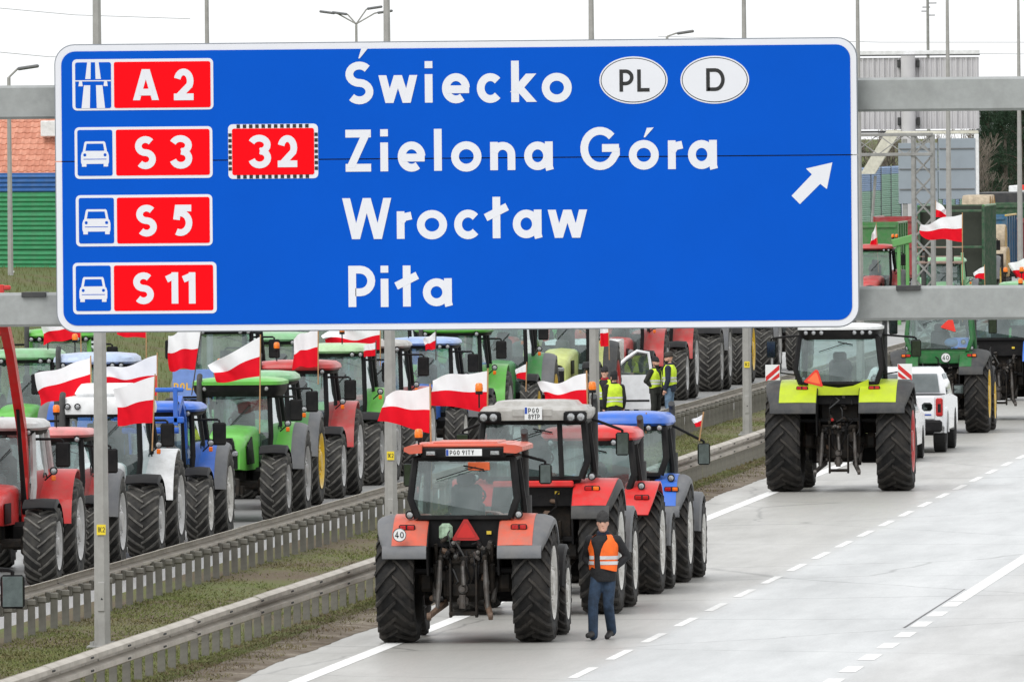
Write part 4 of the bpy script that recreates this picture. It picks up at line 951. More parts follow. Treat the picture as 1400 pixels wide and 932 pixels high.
C_GREYROOF = P('grey_roof_paint', (.42, .41, .39), dirt_amt=.5, dirt_scale=4)
C_CREAM = P('cream_paint', (.66, .64, .55), dirt_amt=.3)
C_YELLOW = P('yellow_rim_paint', (.72, .46, .02), dirt_amt=.3)
C_WHITERIM = P('off_white_rim_paint', (.60, .59, .56), dirt_amt=.5)
C_GREYRIM = P('grey_rim_paint', (.36, .36, .36), dirt_amt=.5)
C_REDRIM = P('red_rim_paint', (.50, .03, .03), dirt_amt=.4)
C_BLACKP = P('black_paint', (.02, .02, .022), dirt_amt=.3)

def loader(par, m, pts, half=.55, r=.075, bucket=False):
    """pair of raised front-loader arms with rams and a cross tube; pts in the (forward, up) plane"""
    for sd in (-1, 1):
        x = sd * half
        a = MB().tube([(x, y, z) for y, z in pts], r, 4, flat=1.5).build('loader_arm', m, par, smooth=20)
        MB().tube([(x + sd * .0, pts[0][0] + .12, pts[0][1] - .55), (x, lerp(pts[1][0], pts[2][0], .35), lerp(pts[1][1], pts[2][1], .35) - .16)], [.05, .03], 8).build('lift_ram', M_BLACK, a)
        MB().tube([(x, pts[1][0], pts[1][1] + .20), (x, pts[-1][0] - .15, pts[-1][1] + .22)], [.045, .025], 8).build('tilt_ram', M_BLACK, a)
        MB().box((x, pts[0][0], pts[0][1] - .35), (.12, .28, 1.1), .02).build('loader_tower', m, par)
    MB().tube([(-half, pts[-1][0] - .4, pts[-1][1] - .3), (half, pts[-1][0] - .4, pts[-1][1] - .3)], .06, 8).build('cross_tube', m, par)
    MB().box((0, pts[-1][0] + .05, pts[-1][1] - .1), (half * 2 + .3, .10, .12), .02).box((0, pts[-1][0] + .05, pts[-1][1] + .45), (half * 2 + .3, .08, .08), .02).box((-half, pts[-1][0] + .05, pts[-1][1] + .15), (.08, .10, .7), .01).box((half, pts[-1][0] + .05, pts[-1][1] + .15), (.08, .10, .7), .01).build('tool_carrier', m, par)

# ------------------------------------------------------------------ the column driving away on the right-hand carriageway
RG = 'tractors driving away past the sign'
t1 = tractor('faded orange-red tractor with number plate on its roof, rear towards the empty lanes', -18.16, 188.6, 0, RG, view='rear', body=C_SALMON, RR=.875, RW=.56, half=1.28, FR=.62, FW=.40, fhalf=1.25, wb=2.65, cw=.78, cwt=.715, zb=1.83, zt=2.69, zdoor=1.1,
             hood_top=1.85, roof_style='slab', rim=C_WHITERIM, lamps=2, beacons=(), mirrors=False, fend_in=.52, fend_mid=1.03, exhaust=1, fender_rear=56, rusty=True, hood_len=3.45)
plate(t1, (.02, -.585, 2.785), 'PGO 91TY', .53, .10)
smv(t1, (.03, -.50, 1.50), .36, mat('dull_red_reflector', (.52, .012, .010), .5), 0, 0, mat('dark_red_rim', (.36, .012, .010), .5)); beacon(t1, (-.67, -.30, 3.00), .5)
disc40(t1, (-.90, -.925, 1.60), .10)
mirror(t1, -.94, 1.1, 2.42, -1, .21, .35, -.72, 2.72); mirror(t1, 1.06, 1.1, 2.42, 1, .19, .30, .72, 2.70)
MB().box((0, 0, 0), (.32, .02, .13), .01, Matrix.Rotation(R(20), 3, 'X')).build('orange_label', M_SIGORANGE, t1, (.22, -.40, 2.58))
MB().box((0, 0, 0), (.20, .12, .26), .05).build('plastic_sack', mat('green_white_sack', (.30, .42, .30), .5, var=.5, scale=9), t1, (-.27, -.42, 1.62))
t2 = tractor('red tractor with deep grey roof and square plate, second in the column driving away', -18.12, 199.4, 0, RG, view='rear', body=C_RED, roof=C_GREYROOF, RR=.98, RW=.60, half=1.32, FR=.74, FW=.46, fhalf=1.30, wb=2.85, cw=.84, cwt=.78, zb=2.10, zt=2.97, zdoor=1.2,
             hood_top=2.05, roof_style='box', rim=C_WHITERIM, lamps=4, beacons=((-.86, -.15), (.86, .3)), fend_in=.62, fend_mid=1.28, fr_edge=M_DKGREY, exhaust=1, fender_rear=50, front_fenders=M_GREYPL, mirror_x=1.25, amber=True)
plate(t2, (.02, -.60, 3.11), 'PGO', .27, .20, '89TP')
MB().tube([(.44, -.45, 2.12), (.40, -.34, 2.97)], .045, 6).build('window_post', M_BLACK, t2)
MB().box((0, -.50, 2.02), (1.25, .08, .10), .02).build('rear_sill', C_RED, t2)
t3 = tractor('small red tractor with pale red roof squeezed between the grey-roofed tractor and the blue tractor', -18.0, 207.8, 0, RG, view='rear', body=C_RED, RR=.84, RW=.46, half=1.16, FR=.60, FW=.36, fhalf=1.15, wb=2.35, zb=1.65, zt=2.45, hood_top=1.65, roof_h=.22, rim=C_WHITERIM, lamps=4, fend_mid=1.14, fr_edge=False, mirrors=False, front_fenders=M_GREYPL, beacons=())
t4 = tractor('blue-roofed tractor with blue mudguard driving away in front of the red tractors', -17.86, 213.0, 0, RG, view='rear', body=C_BLUE, RR=.83, RW=.45, half=1.06, FR=.66, FW=.36, fhalf=1.10, wb=2.4, cw=.70, cwt=.66, zb=1.78, zt=2.56, hood_top=1.7, roof_h=.22, roof_w=.76, rim=C_WHITERIM, lamps=4, fend_in=.5, fend_mid=.88, fr_edge=M_GREYPL, beacons=(), front_fenders=M_GREYPL, mirror_x=1.20, mirror_z=2.08, amber=True)
t5 = tractor('lime-green tractor with white roof and striped warning boards, driving away', -17.84, 265.6, 0, RG, view='rear', body=C_LIME, roof=M_WHITE, RR=1.03, RW=.72, half=1.50, FR=.80, FW=.55, fhalf=1.30, wb=3.0, cw=.88, cwt=.80, zb=2.22, zt=3.17, zdoor=1.5, hood_top=2.2, roof_style='visor', roof_h=.24, roof_w=.86, rim=C_REDRIM,
             lamps=6, fend_in=.44, fend_mid=1.20, fr_edge=M_DKGREY, beacons=(), exhaust=1, fender_rear=50, fgap=.20, mirrors=True, mirror_x=1.5, mirror_z=2.9, cy0=-.5)
MB().loft([[(x, -.56 + dy, z) for x, z in ((-.62, 2.30), (-.3, 2.17), (0, 2.13), (.3, 2.17), (.62, 2.30), (.62, 1.98), (-.62, 1.98))] for dy in (0, .10)]).build('rear_cowl', C_LIME, t5, smooth=30)
smv(t5, (-.52, -.56, 2.20), .36, M_SIGORANGE, 0, .25)
M_WARNR = mat('warning_red', (.55, .012, .012), .4, var=.05)
for sd in (-1, 1):
    o = MB().box((0, 0, 0), (.30, .02, .32), .004).build('warning_board', M_PLATE, t5, (sd * 1.36, -.42, 2.45))
    for k in (-1, 1): MB().prism([(sd * -(.14) + 0, .11 * k * 1.0 - .05), (sd * .14, .11 * k - .05 - .24 + .0), (sd * .14, .11 * k + .05 - .24 + .0), (sd * -.14, .11 * k + .05)][::1] if k > 0 else [(sd * -.14, .13 - .13), (sd * -.14, -.0 - .09), (sd * -.05, -.15), (sd * .05, -.15)], .004, 'y', -.013).build('red_stripe', M_WARNR, o, smooth=0)
    MB().tube([(-sd * .1, .02, 0), (-sd * .45, .1, -.05)], .015, 6).build('board_stay', M_BLACK, o)
t6 = tractor('deep green tractor with round 40 disc and yellow rims, driving away beyond the white pickup', -18.72, 315.2, 0, RG, view='rear', body=C_JD, roof=C_JD, pillar=C_JD, RR=.96, RW=.58, half=1.20, FR=.74, FW=.44, fhalf=1.18, wb=2.8, cw=.80, cwt=.74, zb=2.02, zt=2.95, zdoor=1.2, hood_top=2.0, rim=C_YELLOW, fend_in=.50, fend_mid=.80, fr_edge=M_DKGREY, fender_rear=52, amber=True, beacons=(), lamps=4)
MB().box((0, -.46, 1.84), (1.3, .06, .30), .02).build('rear_panel', C_JD, t6); disc40(t6, (.16, -.50, 1.84), .12); smv(t6, (.22, -.50, 2.52), .34, M_SIGRED, 0, .3)
MB().sphere((0, 0, 0), .17, 10, 6, sc=(1, .6, .7)).build('blue_jacket', mat('blue_cloth', (.10, .28, .62), .8), t6, (.28, -.2, 2.20))
t7 = tractor('blue tractor with black cab frame beside the deep green tractor, driving away', -18.02, 329.0, 0, RG, view='rear', body=C_BLUE, roof=M_WHITE, RR=.98, RW=.60, half=1.28, FR=.74, FW=.46, fhalf=1.25, wb=2.8, cw=.80, cwt=.74, zb=2.05, zt=2.98, zdoor=1.2, hood_top=2.0, rim=C_WHITERIM, fend_in=.62, fend_mid=1.22, fr_edge=False, lamps=4)
t0 = tractor('red tractor of which only the right-hand mirror shows beside the guardrail', -18.62, 131.7, 0, RG, view='rear', body=C_RED, mirrors=False, half=1.16, beacons=())
mirror(t0, 1.10, 1.14, 2.76, 1, .25, .35, .64, 3.02)

# ------------------------------------------------------------------ the standing column on the other carriageway, fronts towards us
G1 = 'tractors standing along the far guardrail'; G2 = 'tractors standing in the middle and outer lanes'
def stand(label, Yf, X, grp=G1, **k):
    wb = k.get('wb', 2.6); k.setdefault('dusty', True); return tractor(label, X, Yf + wb, 180, grp, **k)
a = stand('red tractor with silver roof and a raised red front loader beside the guardrail', 213.4, -28.62, body=C_RED, roof=C_SILVER, pillar=C_SILVER, RR=.86, FR=.66, FW=.54, half=1.30, fhalf=1.27, zt=2.50, zb=1.6, hood_top=1.6, rim=C_SILVER, fr_edge=False, fend_mid=1.28, lamps=2, beacons=())
loader(a, C_RED, [(1.15, 1.7), (1.6, 2.6), (3.0, 3.9), (3.9, 4.5)], .52, .10)
b_ = stand('low red tractor with red and white roof beside the median lamp mast', 219.5, -28.55, body=C_RED2, roof=P('pale_red_roof', (.62, .20, .20)), RR=.80, FR=.60, FW=.40, half=1.22, fhalf=1.18, wb=2.4, zt=2.24, zb=1.5, hood_top=1.5, rim=C_SILVER, lamps=2, roof_h=.16, beacons=((.5, .3), (-.1, .2)))
c_ = stand('white tractor with tall white roof and air-conditioning box', 226.8, -28.46, body=M_WHITE, roof=M_WHITE, RR=.86, FR=.68, FW=.58, half=1.26, fhalf=1.22, zt=2.50, roof_style='tall', roof_w=.80, hood_top=1.62, rim=C_SILVER, fr_edge=False, fend_mid=1.24, lamps=4, beacons=((.1, .9), (-.85, .9)))
d_ = stand('blue tractor with raised blue front loader beside the white tractor', 234.5, -28.40, body=C_BLUE, RR=.84, FR=.64, FW=.42, half=1.22, fhalf=1.14, wb=2.4, zt=2.34, zb=1.55, hood_top=1.5, rim=C_WHITERIM, roof_h=.18, beacons=(), lamps=2)
loader(d_, C_BLUE, [(1.1, 1.5), (1.35, 2.25), (1.9, 2.6), (2.5, 2.35)], .52)
e_ = stand('fresh green tractor with green and black bonnet, orange beacon and flag on the cab', 247.4, -28.42, body=C_GREEN, RR=.86, FR=.68, FW=.50, half=1.26, fhalf=1.17, zt=2.42, zb=1.6, hood_top=1.78, hood_w=.42, rim=C_GREYRIM, roof_style='visor', roof_h=.28, roof_w=.88, beacons=((.30, 1.25),), mirror_z=2.1)
for sd in (-1, 1): MB().loft([[(sd * x, y, z) for x, y, z in r][::sd] for r in ([(.43, 1.9, 1.1), (.43, 2.9, 1.1), (.43, 3.0, 1.45), (.43, 2.3, 1.62)], [(.40, 1.9, 1.1), (.40, 2.9, 1.1), (.40, 3.0, 1.45), (.40, 2.3, 1.62)])]).build('bonnet_panel', M_BLACK, e_, smooth=0)
MB().loft([[(x * k, y, z) for x, z in ((-.14, 1.22), (.14, 1.22), (.22, 1.45), (.16, 1.62), (-.16, 1.62), (-.22, 1.45))] for y, k in ((3.28, 1.0), (3.36, .9))][::-1]).build('nose_panel', M_BLACK, e_, smooth=30)
f_ = stand('deep green tractor with yellow rims close behind the fresh green tractor', 255.2, -28.95, body=P('green_hood_paint', (.08, .30, .08)), roof=C_PALEGREEN, RR=.90, FR=.66, half=1.22, zt=2.48, rim=C_YELLOW, roof_h=.2, beacons=(), front_fenders=False)
g_ = stand('weathered red tractor with red roof between two green tractors', 262.5, -28.95, body=C_RED2, roof=C_RED2, RR=.90, FR=.68, FW=.52, half=1.24, fhalf=1.17, zt=2.56, rim=C_SILVER, roof_h=.20, roof_w=.86, fr_edge=False, fend_mid=1.22, beacons=((.35, 1.2),), lamps=2)
h_ = stand('green tractor with green and white roof behind the weathered red tractor', 272.0, -29.15, body=C_GREEN, roof=P('pale_green_roof', (.42, .62, .36)), RR=.94, FR=.72, FW=.56, half=1.26, fhalf=1.18, zt=2.74, rim=C_GREYRIM, roof_h=.20, beacons=((-.2, 1.25),))
i_ = stand('grey-roofed tractor with red mudguards beside the median lamp mast', 279.2, -29.1, body=C_RED2, roof=C_GREYROOF, RR=.88, FR=.66, FW=.48, half=1.24, fhalf=1.16, zt=2.72, rim=C_SILVER, roof_h=.18, fr_edge=False, fend_mid=1.22, beacons=((-.3, 1.2),))
j_ = stand('blue tractor with blue and white roof beyond the grey-roofed tractor', 289.5, -29.0, body=C_BLUE, roof=P('blue_white_roof', (.30, .42, .70)), RR=.90, FR=.68, half=1.24, zt=2.60, rim=C_WHITERIM, roof_h=.18, beacons=((.3, 1.2),))
k_ = stand('green tractor with bright green rounded roof, tall among the flags', 298.5, -29.2, body=C_GREEN, roof=C_GREEN, RR=.94, FR=.70, half=1.26, zt=2.74, rim=C_GREYRIM, roof_h=.26, roof_w=.9, fr_edge=False, fend_mid=1.24, beacons=((.2, 1.25),), lamps=2)
l_ = stand('deep green tractor with black cab beside the third median lamp mast', 309.0, -29.1, body=C_MIDGREEN, roof=C_MIDGREEN, RR=.98, FR=.76, half=1.30, zt=3.0, zb=1.95, hood_top=1.9, rim=C_YELLOW, mirror_x=1.1)
m0 = stand('pale lime tractor with grey mudguard edges and red rims in front of the white van', 325.0, -28.98, body=C_PALELIME, roof=M_WHITE, RR=1.0, FR=.76, half=1.34, zt=3.05, zb=1.95, hood_top=1.9, rim=C_REDRIM, fr_edge=M_DKGREY)
m1 = stand('red tractor with pale red mudguards just beyond the white van', 345.0, -29.25, body=C_RED2, roof=C_RED2, RR=.98, FR=.72, FW=.5, half=1.26, zt=3.0, zb=1.9, hood_top=1.85, rim=C_SILVER, fr_edge=False, fend_mid=1.24)
m2 = stand('red tractor beside the man in jeans, large pale red mudguard', 354.8, -29.25, body=C_RED2, roof=C_RED2, RR=1.0, FR=.76, FW=.55, half=1.28, fhalf=1.22, zt=3.05, zb=1.95, hood_top=1.9, rim=C_SILVER, fr_edge=False, fend_mid=1.26)
n_ = stand('tractor with cream mudguards and wide dusty front tyres near the lime-green tractor', 366.5, -29.25, body=C_CREAM, roof=C_CREAM, RR=1.02, FR=.86, FW=.68, half=1.32, fhalf=1.28, zt=3.05, zb=1.95, rim=C_GREYRIM, fr_edge=M_GREYPL)
o_ = stand('green tractor with grey mudguard edges and yellow rims past the cream one', 375.5, -29.2, body=C_JD, roof=C_JD, RR=1.0, FR=.78, half=1.28, fhalf=1.2, zt=3.0, zb=1.9, rim=C_YELLOW, fr_edge=M_GREYPL)
p_ = stand('deep green tractor standing at the fourth median lamp mast', 386.0, -29.2, body=C_MIDGREEN, roof=C_MIDGREEN, RR=1.02, FR=.80, FW=.56, half=1.3, fhalf=1.24, zt=3.0, zb=1.9, rim=C_GREYRIM, fr_edge=M_GREYPL)
q_ = stand('dark red tractor standing behind the striped board of the lime-green tractor', 397.0, -29.0, body=C_DKRED, roof=C_DKRED, zt=2.9, zb=1.85, RR=.98, FR=.74, half=1.3)
plate(q_, (-.2, 1.55, 2.6), 'PGO', .34, .26, '88RN', math.pi)
# middle and outer lanes: only those that show between the first row and the sign
r1 = stand('green tractor with pale green roof by the grassy bank, outermost of the standing tractors', 271.5, -35.75, G2, body=C_GREEN, roof=C_PALEGREEN, zt=2.66, zb=1.7, RR=.92, FR=.7, roof_h=.22, rim=C_GREYRIM, detail=False, beacons=((-.55, 1.1),))
r2 = stand('tractor with white and blue roof behind the white tractor and the big flags', 262.5, -33.1, G2, body=C_BLUE, roof=P('white_blue_roof', (.45, .55, .75)), zt=2.72, zb=1.75, RR=.92, roof_h=.22, roof_w=.86, rim=C_WHITERIM, detail=False)
r3 = stand('deep green tractor with black cab behind the flags, tall, next to the blue banner', 284.0, -32.9, G2, body=C_JD, roof=C_JD, zt=3.05, zb=1.95, hood_top=1.9, RR=1.0, FR=.76, rim=C_YELLOW, detail=False)
r4 = stand('mid-green tractor in the middle lane behind the red-roofed tractor', 295.5, -33.0, G2, body=C_MIDGREEN, roof=C_PALEGREEN, zt=2.62, RR=.94, rim=C_YELLOW, detail=False)
r5 = stand('red tractor in the middle lane behind the green and white roof', 306.0, -33.0, G2, body=C_RED2, roof=M_WHITE, zt=2.85, RR=.94, detail=False, fr_edge=False, fend_mid=1.2)
r6 = stand('blue tractor in the middle lane behind the bright green rounded roof', 322.0, -33.2, G2, body=C_BLUE, zt=2.85, RR=.94, detail=False)
r7 = stand('green tractor in the middle lane behind the tall black-cabbed green one', 338.0, -33.2, G2, body=C_GREEN, zt=2.95, RR=.96, detail=False)
r8 = stand('red tractor in the middle lane behind the pale lime tractor', 356.0, -33.3, G2, body=C_RED2, zt=2.9, RR=.96, detail=False, fr_edge=False, fend_mid=1.2)
r9 = stand('mid-green tractor in the middle lane behind the two red tractors', 374.0, -33.3, G2, body=C_MIDGREEN, zt=2.95, RR=.96, detail=False)
r10 = stand('tall green tractor with a pale green pillar standing between the flags by the bank', 279.0, -35.9, G2, body=C_GREEN, roof=C_GREEN, zt=3.0, zb=1.9, RR=.96, detail=False, rim=C_YELLOW, pillar=C_GREEN)
# ================================================================== road vehicles
M_CARGLASS = glass('car_glass', (.10, .11, .12), .10)
def slab(b, poly, half, inset=.05, mi=0, taper=0.0):
    """side outline (y,z) given a rounded thickness across x"""
    cy = sum(p[0] for p in poly) / len(poly); cz = sum(p[1] for p in poly) / len(poly)
    def ring(x, k): return [(x, cy + (p[0] - cy) * (1 - k), cz + (p[1] - cz) * (1 - k)) for p in poly]
    k = inset
    b.loft([ring(-half, k), ring(-half + .03, k * .4), ring(-half + .09, 0), ring(half - .09, 0), ring(half - .03, k * .4), ring(half, k)])
    return b
_cw = {}
def car_wheel(par, x, y, r, w, sd):
    if (r, w) not in _cw:
        ty = MB().lathe([(r * .62, -w * .42), (r * .9, -w * .5), (r * .98, -w * .42), (r, -w * .3), (r, w * .3), (r * .98, w * .42), (r * .9, w * .5), (r * .62, w * .42)], 28, 'x', caps=False)
        for k in range(40):
            q = 2 * math.pi * k / 40; ty.box((0, math.sin(q) * r, math.cos(q) * r), (w * .86, .035, .014), 0, Matrix.Rotation(-q, 3, 'X'))
        rm = MB().lathe([(r * .64, -w * .3), (r * .60, w * .1), (r * .66, w * .40), (r * .60, w * .36), (r * .55, w * .15)], 28, 'x', caps=False).lathe([(0, w * .2), (r * .16, w * .22), (r * .2, w * .1)], 16, 'x', caps=False).lathe([(0, -w * .05), (r * .58, -w * .05)], 20, 'x', caps=False)
        for k in range(6):
            q = math.pi * k / 3; rm.box((w * .18, math.sin(q) * r * .36, math.cos(q) * r * .36), (.035, .07, r * .5), .01, Matrix.Rotation(-q, 3, 'X'))
        _cw[(r, w)] = (ty.mesh('tyre', M_CARTYRE, 30), rm.mesh('rim', M_STEEL, 30))
    t = put('wheel', _cw[(r, w)][0], par, (x, y, r)); put('rim', _cw[(r, w)][1], t, (0, 0, 0), (0, 0, 0 if sd > 0 else math.pi)); return t
def arch(y0, r, n=8): return [(y0 + r * math.cos(math.pi * (1 - i / n)), .36 + r * math.sin(math.pi * i / n)) for i in range(n + 1)]
C_CARWHITE = P('white_car_paint', (.74, .75, .77), rough=.2, coat=1, dirt_amt=.12)
C_CARGREY = P('silver_car_paint', (.42, .43, .44), rough=.25, metal=.4, coat=1, dirt_amt=.15)
# --- white pickup: rear axle at local y=0, drives away
pk = empty('pickup_truck', (-18.50, 296.8, 0), 0, 'white pickup truck between the lime-green tractor and the deep green tractor', 'pickup')
low = [(-1.12, .62)] + arch(0, .50)[0:0] + [(-.50, .55)] + [(.50 * math.cos(math.pi * (1 - i / 8)), .45 + .52 * math.sin(math.pi * i / 8)) for i in range(9)] + [(.50, .50), (2.95, .50)] + [(3.55 + .52 * math.cos(math.pi * (1 - i / 8)), .45 + .52 * math.sin(math.pi * i / 8)) for i in range(9)] + [(4.15, .52), (4.50, .60), (4.55, .95), (4.40, 1.18), (2.9, 1.26), (2.2, 1.30), (-1.10, 1.32)]
bd = MB(); slab(bd, low, 1.00, .02); bd.build('body', C_CARWHITE, pk, smooth=35)
gh = MB().loft([[(sx * hw, y, z) for sx, y in ((-1, y0), (1, y0), (1, y1), (-1, y1))] for z, hw, y0, y1 in ((1.28, .95, .82, 3.15), (1.55, .92, .86, 2.75), (1.86, .80, .98, 2.20), (1.93, .74, 1.08, 2.10))]).build('cab', C_CARWHITE, pk, smooth=25)
MB().add([(-.80, .835, 1.36), (.80, .835, 1.36), (.74, .93, 1.78), (-.74, .93, 1.78)], [(0, 1, 2, 3)]).build('rear_window', M_CARGLASS, gh, (0, -.035, 0), smooth=0)
MB().add([(-.86, 3.05, 1.34), (.86, 3.05, 1.34), (.74, 2.30, 1.84), (-.74, 2.30, 1.84)], [(3, 2, 1, 0)]).build('windscreen', M_CARGLASS, gh, smooth=0)
for sd in (-1, 1):
    for y0, y1 in ((1.0, 1.75), (1.82, 2.72)): MB().add([(sd * .945, y0, 1.36), (sd * .945, y1, 1.36), (sd * .855, y1 - (.35 if y1 > 2 else .02), 1.78), (sd * .855, y0 + .06, 1.78)], [(0, 1, 2, 3)]).build('side_window', M_CARGLASS, gh, smooth=0)
    tl = MB().box((0, 0, 0), (.16, .12, .42), .03).build('tail_light', M_REDLENS, pk, (sd * .905, -1.085, 1.05)); MB().box((0, -.055, -.02), (.08, .02, .2), .008).build('smoked_centre', M_BLACK, tl)
    car_wheel(pk, sd * .86, 0, .42, .29, sd); car_wheel(pk, sd * .86, 3.55, .42, .29, sd)
    fl = MB().loft([[(sd * x, .0 + r * math.cos(math.pi * (1 - i / 8)), .45 + r * math.sin(math.pi * i / 8)) for x, r in ((.99, .50), (1.035, .52), (1.035, .58), (.99, .60))] for i in range(9)]).build('wheel_arch', C_CARWHITE, pk, smooth=30)
    m = MB().box((0, 0, 0), (.26, .12, .24), .05).build('wing_mirror', M_BLACK, pk, (sd * 1.14, 2.55, 1.38)); MB().box((0, -.06, 0), (.21, .012, .18), .02).build('mirror_glass', M_MIRROR, m)
tg = MB().box((0, -1.11, 1.03), (1.62, .07, .54), .025).build('tailgate', C_CARWHITE, pk); MB().box((0, -1.15, 1.12), (.30, .02, .06), .01).build('tailgate_handle', M_BLACK, tg); MB().box((.62, -1.15, .88), (.2, .008, .03)).build('badge', M_EUBLUE, tg)
MB().box((0, -1.17, .62), (1.94, .24, .28), .05).build('rear_bumper', M_BLACK, pk); plate(pk, (0, -1.31, .66), 'PO 4KR77', .50, .11)
MB().box((0, 1.7, .46), (1.5, 5.0, .12), .02).build('underbody', M_BLACK, pk); MB().box((0, -.1, 1.30), (1.86, 1.9, .05), .015).build('bed_cover', M_BLACK, pk)
# --- grey car squeezed in behind the lime-green tractor
sv = empty('car', (-18.62, 288.9, 0), 0, 'silver-grey car mostly hidden behind the lime-green tractor', 'car')
low = [(-.95, .45), (-.42, .40)] + [(.40 * math.cos(math.pi * (1 - i / 8)), .36 + .40 * math.sin(math.pi * i / 8)) for i in range(9)] + [(.42, .34), (2.2, .34)] + [(2.65 + .40 * math.cos(math.pi * (1 - i / 8)), .36 + .40 * math.sin(math.pi * i / 8)) for i in range(9)] + [(3.1, .40), (3.5, .50), (3.52, .80), (3.3, .98), (2.4, 1.05), (-.85, 1.10), (-.98, .8)]
bd = MB(); slab(bd, low, .90, .02); bd.build('body', C_CARGREY, sv, smooth=35)
gh = MB().loft([[(sx * hw, y, z) for sx, y in ((-1, y0), (1, y0), (1, y1), (-1, y1))] for z, hw, y0, y1 in ((1.06, .85, -.85, 2.45), (1.35, .80, -.72, 1.95), (1.58, .68, -.45, 1.40), (1.62, .60, -.35, 1.25))]).build('cab', C_CARGREY, sv, smooth=25)
MB().add([(-.70, -.83, 1.12), (.70, -.83, 1.12), (.62, -.55, 1.52), (-.62, -.55, 1.52)], [(0, 1, 2, 3)]).build('rear_window', M_CARGLASS, gh, (0, -.05, 0), smooth=0)
for sd in (-1, 1):
    for y0, y1 in ((-.5, .5), (.56, 1.9)): MB().add([(sd * .855, y0, 1.10), (sd * .855, y1, 1.10), (sd * .755, y1 - (.45 if y1 > 1 else .02), 1.50), (sd * .755, y0 + .12, 1.50)], [(0, 1, 2, 3)]).build('side_window', M_CARGLASS, gh, smooth=0)
    car_wheel(sv, sd * .80, 0, .34, .22, sd); car_wheel(sv, sd * .80, 2.65, .34, .22, sd)
    MB().box((0, 0, 0), (.13, .08, .30), .03).build('tail_light', M_REDLENS, sv, (sd * .82, -.93, .92))
    m = MB().box((0, 0, 0), (.24, .12, .19), .05).build('wing_mirror', M_BLACK, sv, (sd * 1.05, 1.75, 1.17)); MB().box((0, -.06, 0), (.20, .012, .15), .02).build('mirror_glass', M_MIRROR, m)
plate(sv, (0, -1.0, .72), 'PO 8W16A', .50, .11); MB().box((0, 1.3, .36), (1.4, 3.9, .1), .02).build('underbody', M_BLACK, sv)
# --- white van with its door open, nose towards us
vn = empty('van', (-29.35, 334.2, 0), math.pi, 'white van with its front door swung open behind the people in yellow vests', 'van')
low = [(-4.2, .45), (-3.6, .40)] + [(-3.1 + .42 * math.cos(math.pi * (1 - i / 8)), .36 + .42 * math.sin(math.pi * i / 8)) for i in range(9)] + [(-2.6, .36), (-.95, .36)] + [(-.45 + .42 * math.cos(math.pi * (1 - i / 8)), .36 + .42 * math.sin(math.pi * i / 8)) for i in range(9)] + [(.0, .40), (.42, .45), (.46, .85), (.20, 1.12), (-.35, 1.22), (-1.0, 1.86), (-1.4, 1.96), (-4.2, 1.98)]
bd = MB(); slab(bd, low, .95, .02); bd.build('body', C_CARWHITE, vn, smooth=30)
MB().add([(-.80, -.40, 1.26), (.80, -.40, 1.26), (.72, -.96, 1.84), (-.72, -.96, 1.84)], [(3, 2, 1, 0)]).build('windscreen', M_CARGLASS, vn, (0, .015, .012), smooth=0)
for sd in (-1, 1):
    car_wheel(vn, sd * .85, -3.1, .36, .22, sd); car_wheel(vn, sd * .85, -.45, .36, .22, sd)
    MB().box((0, 0, 0), (.28, .10, .17), .04).build('headlight', M_LAMP, vn, (sd * .68, .36, .92))
MB().box((0, .44, .80), (1.0, .05, .16), .02).build('grille', M_BLACK, vn); plate(vn, (0, .49, .55), 'PO 5NT30', .50, .11, None, math.pi)
# open door hinged at the front edge of its left side (local -x)
dp = [(0, .36), (-.05, .20), (-.98, .20), (-1.02, .36), (-1.02, 1.20), (-.92, 1.68), (-.62, 1.74), (-.10, 1.30), (0, 1.15)]
hole = [(-.16, 1.16), (-.94, 1.10), (-.93, 1.18), (-.86, 1.62), (-.62, 1.66), (-.18, 1.26)]
d = MB().prism([(0, .36), (-.05, .20), (-.98, .20), (-1.02, .36), (-1.02, 1.09), (0, 1.09)], .09, 'y').build('door', C_CARWHITE, vn, (-.95, -.55, 0), (0, 0, R(6)), smooth=30)
MB().tube([(x, 0, z) for x, z in ((-1.0, 1.06), (-.985, 1.30), (-.93, 1.66), (-.64, 1.71), (-.36, 1.52), (-.10, 1.28), (-.03, 1.06))], .045, 6).build('window_frame', C_CARWHITE, d, smooth=40)
MB().add([(-.06, .0, 1.08), (-.98, 0, 1.08), (-.95, 0, 1.30), (-.92, 0, 1.64), (-.64, 0, 1.68), (-.10, 0, 1.28)], [(0, 1, 2, 3, 4, 5)]).build('window', M_GLASS_DK, d, smooth=0)
MB().box((-.90, .055, .92), (.14, .03, .06), .01).build('door_handle', M_BLACK, d); MB().box((-.5, .05, .42), (.9, .02, .05), .008).build('rub_strip', M_BLACK, d)
m = MB().box((0, 0, 0), (.22, .12, .32), .05).build('wing_mirror', M_BLACK, vn, (1.12, -.5, 1.32))

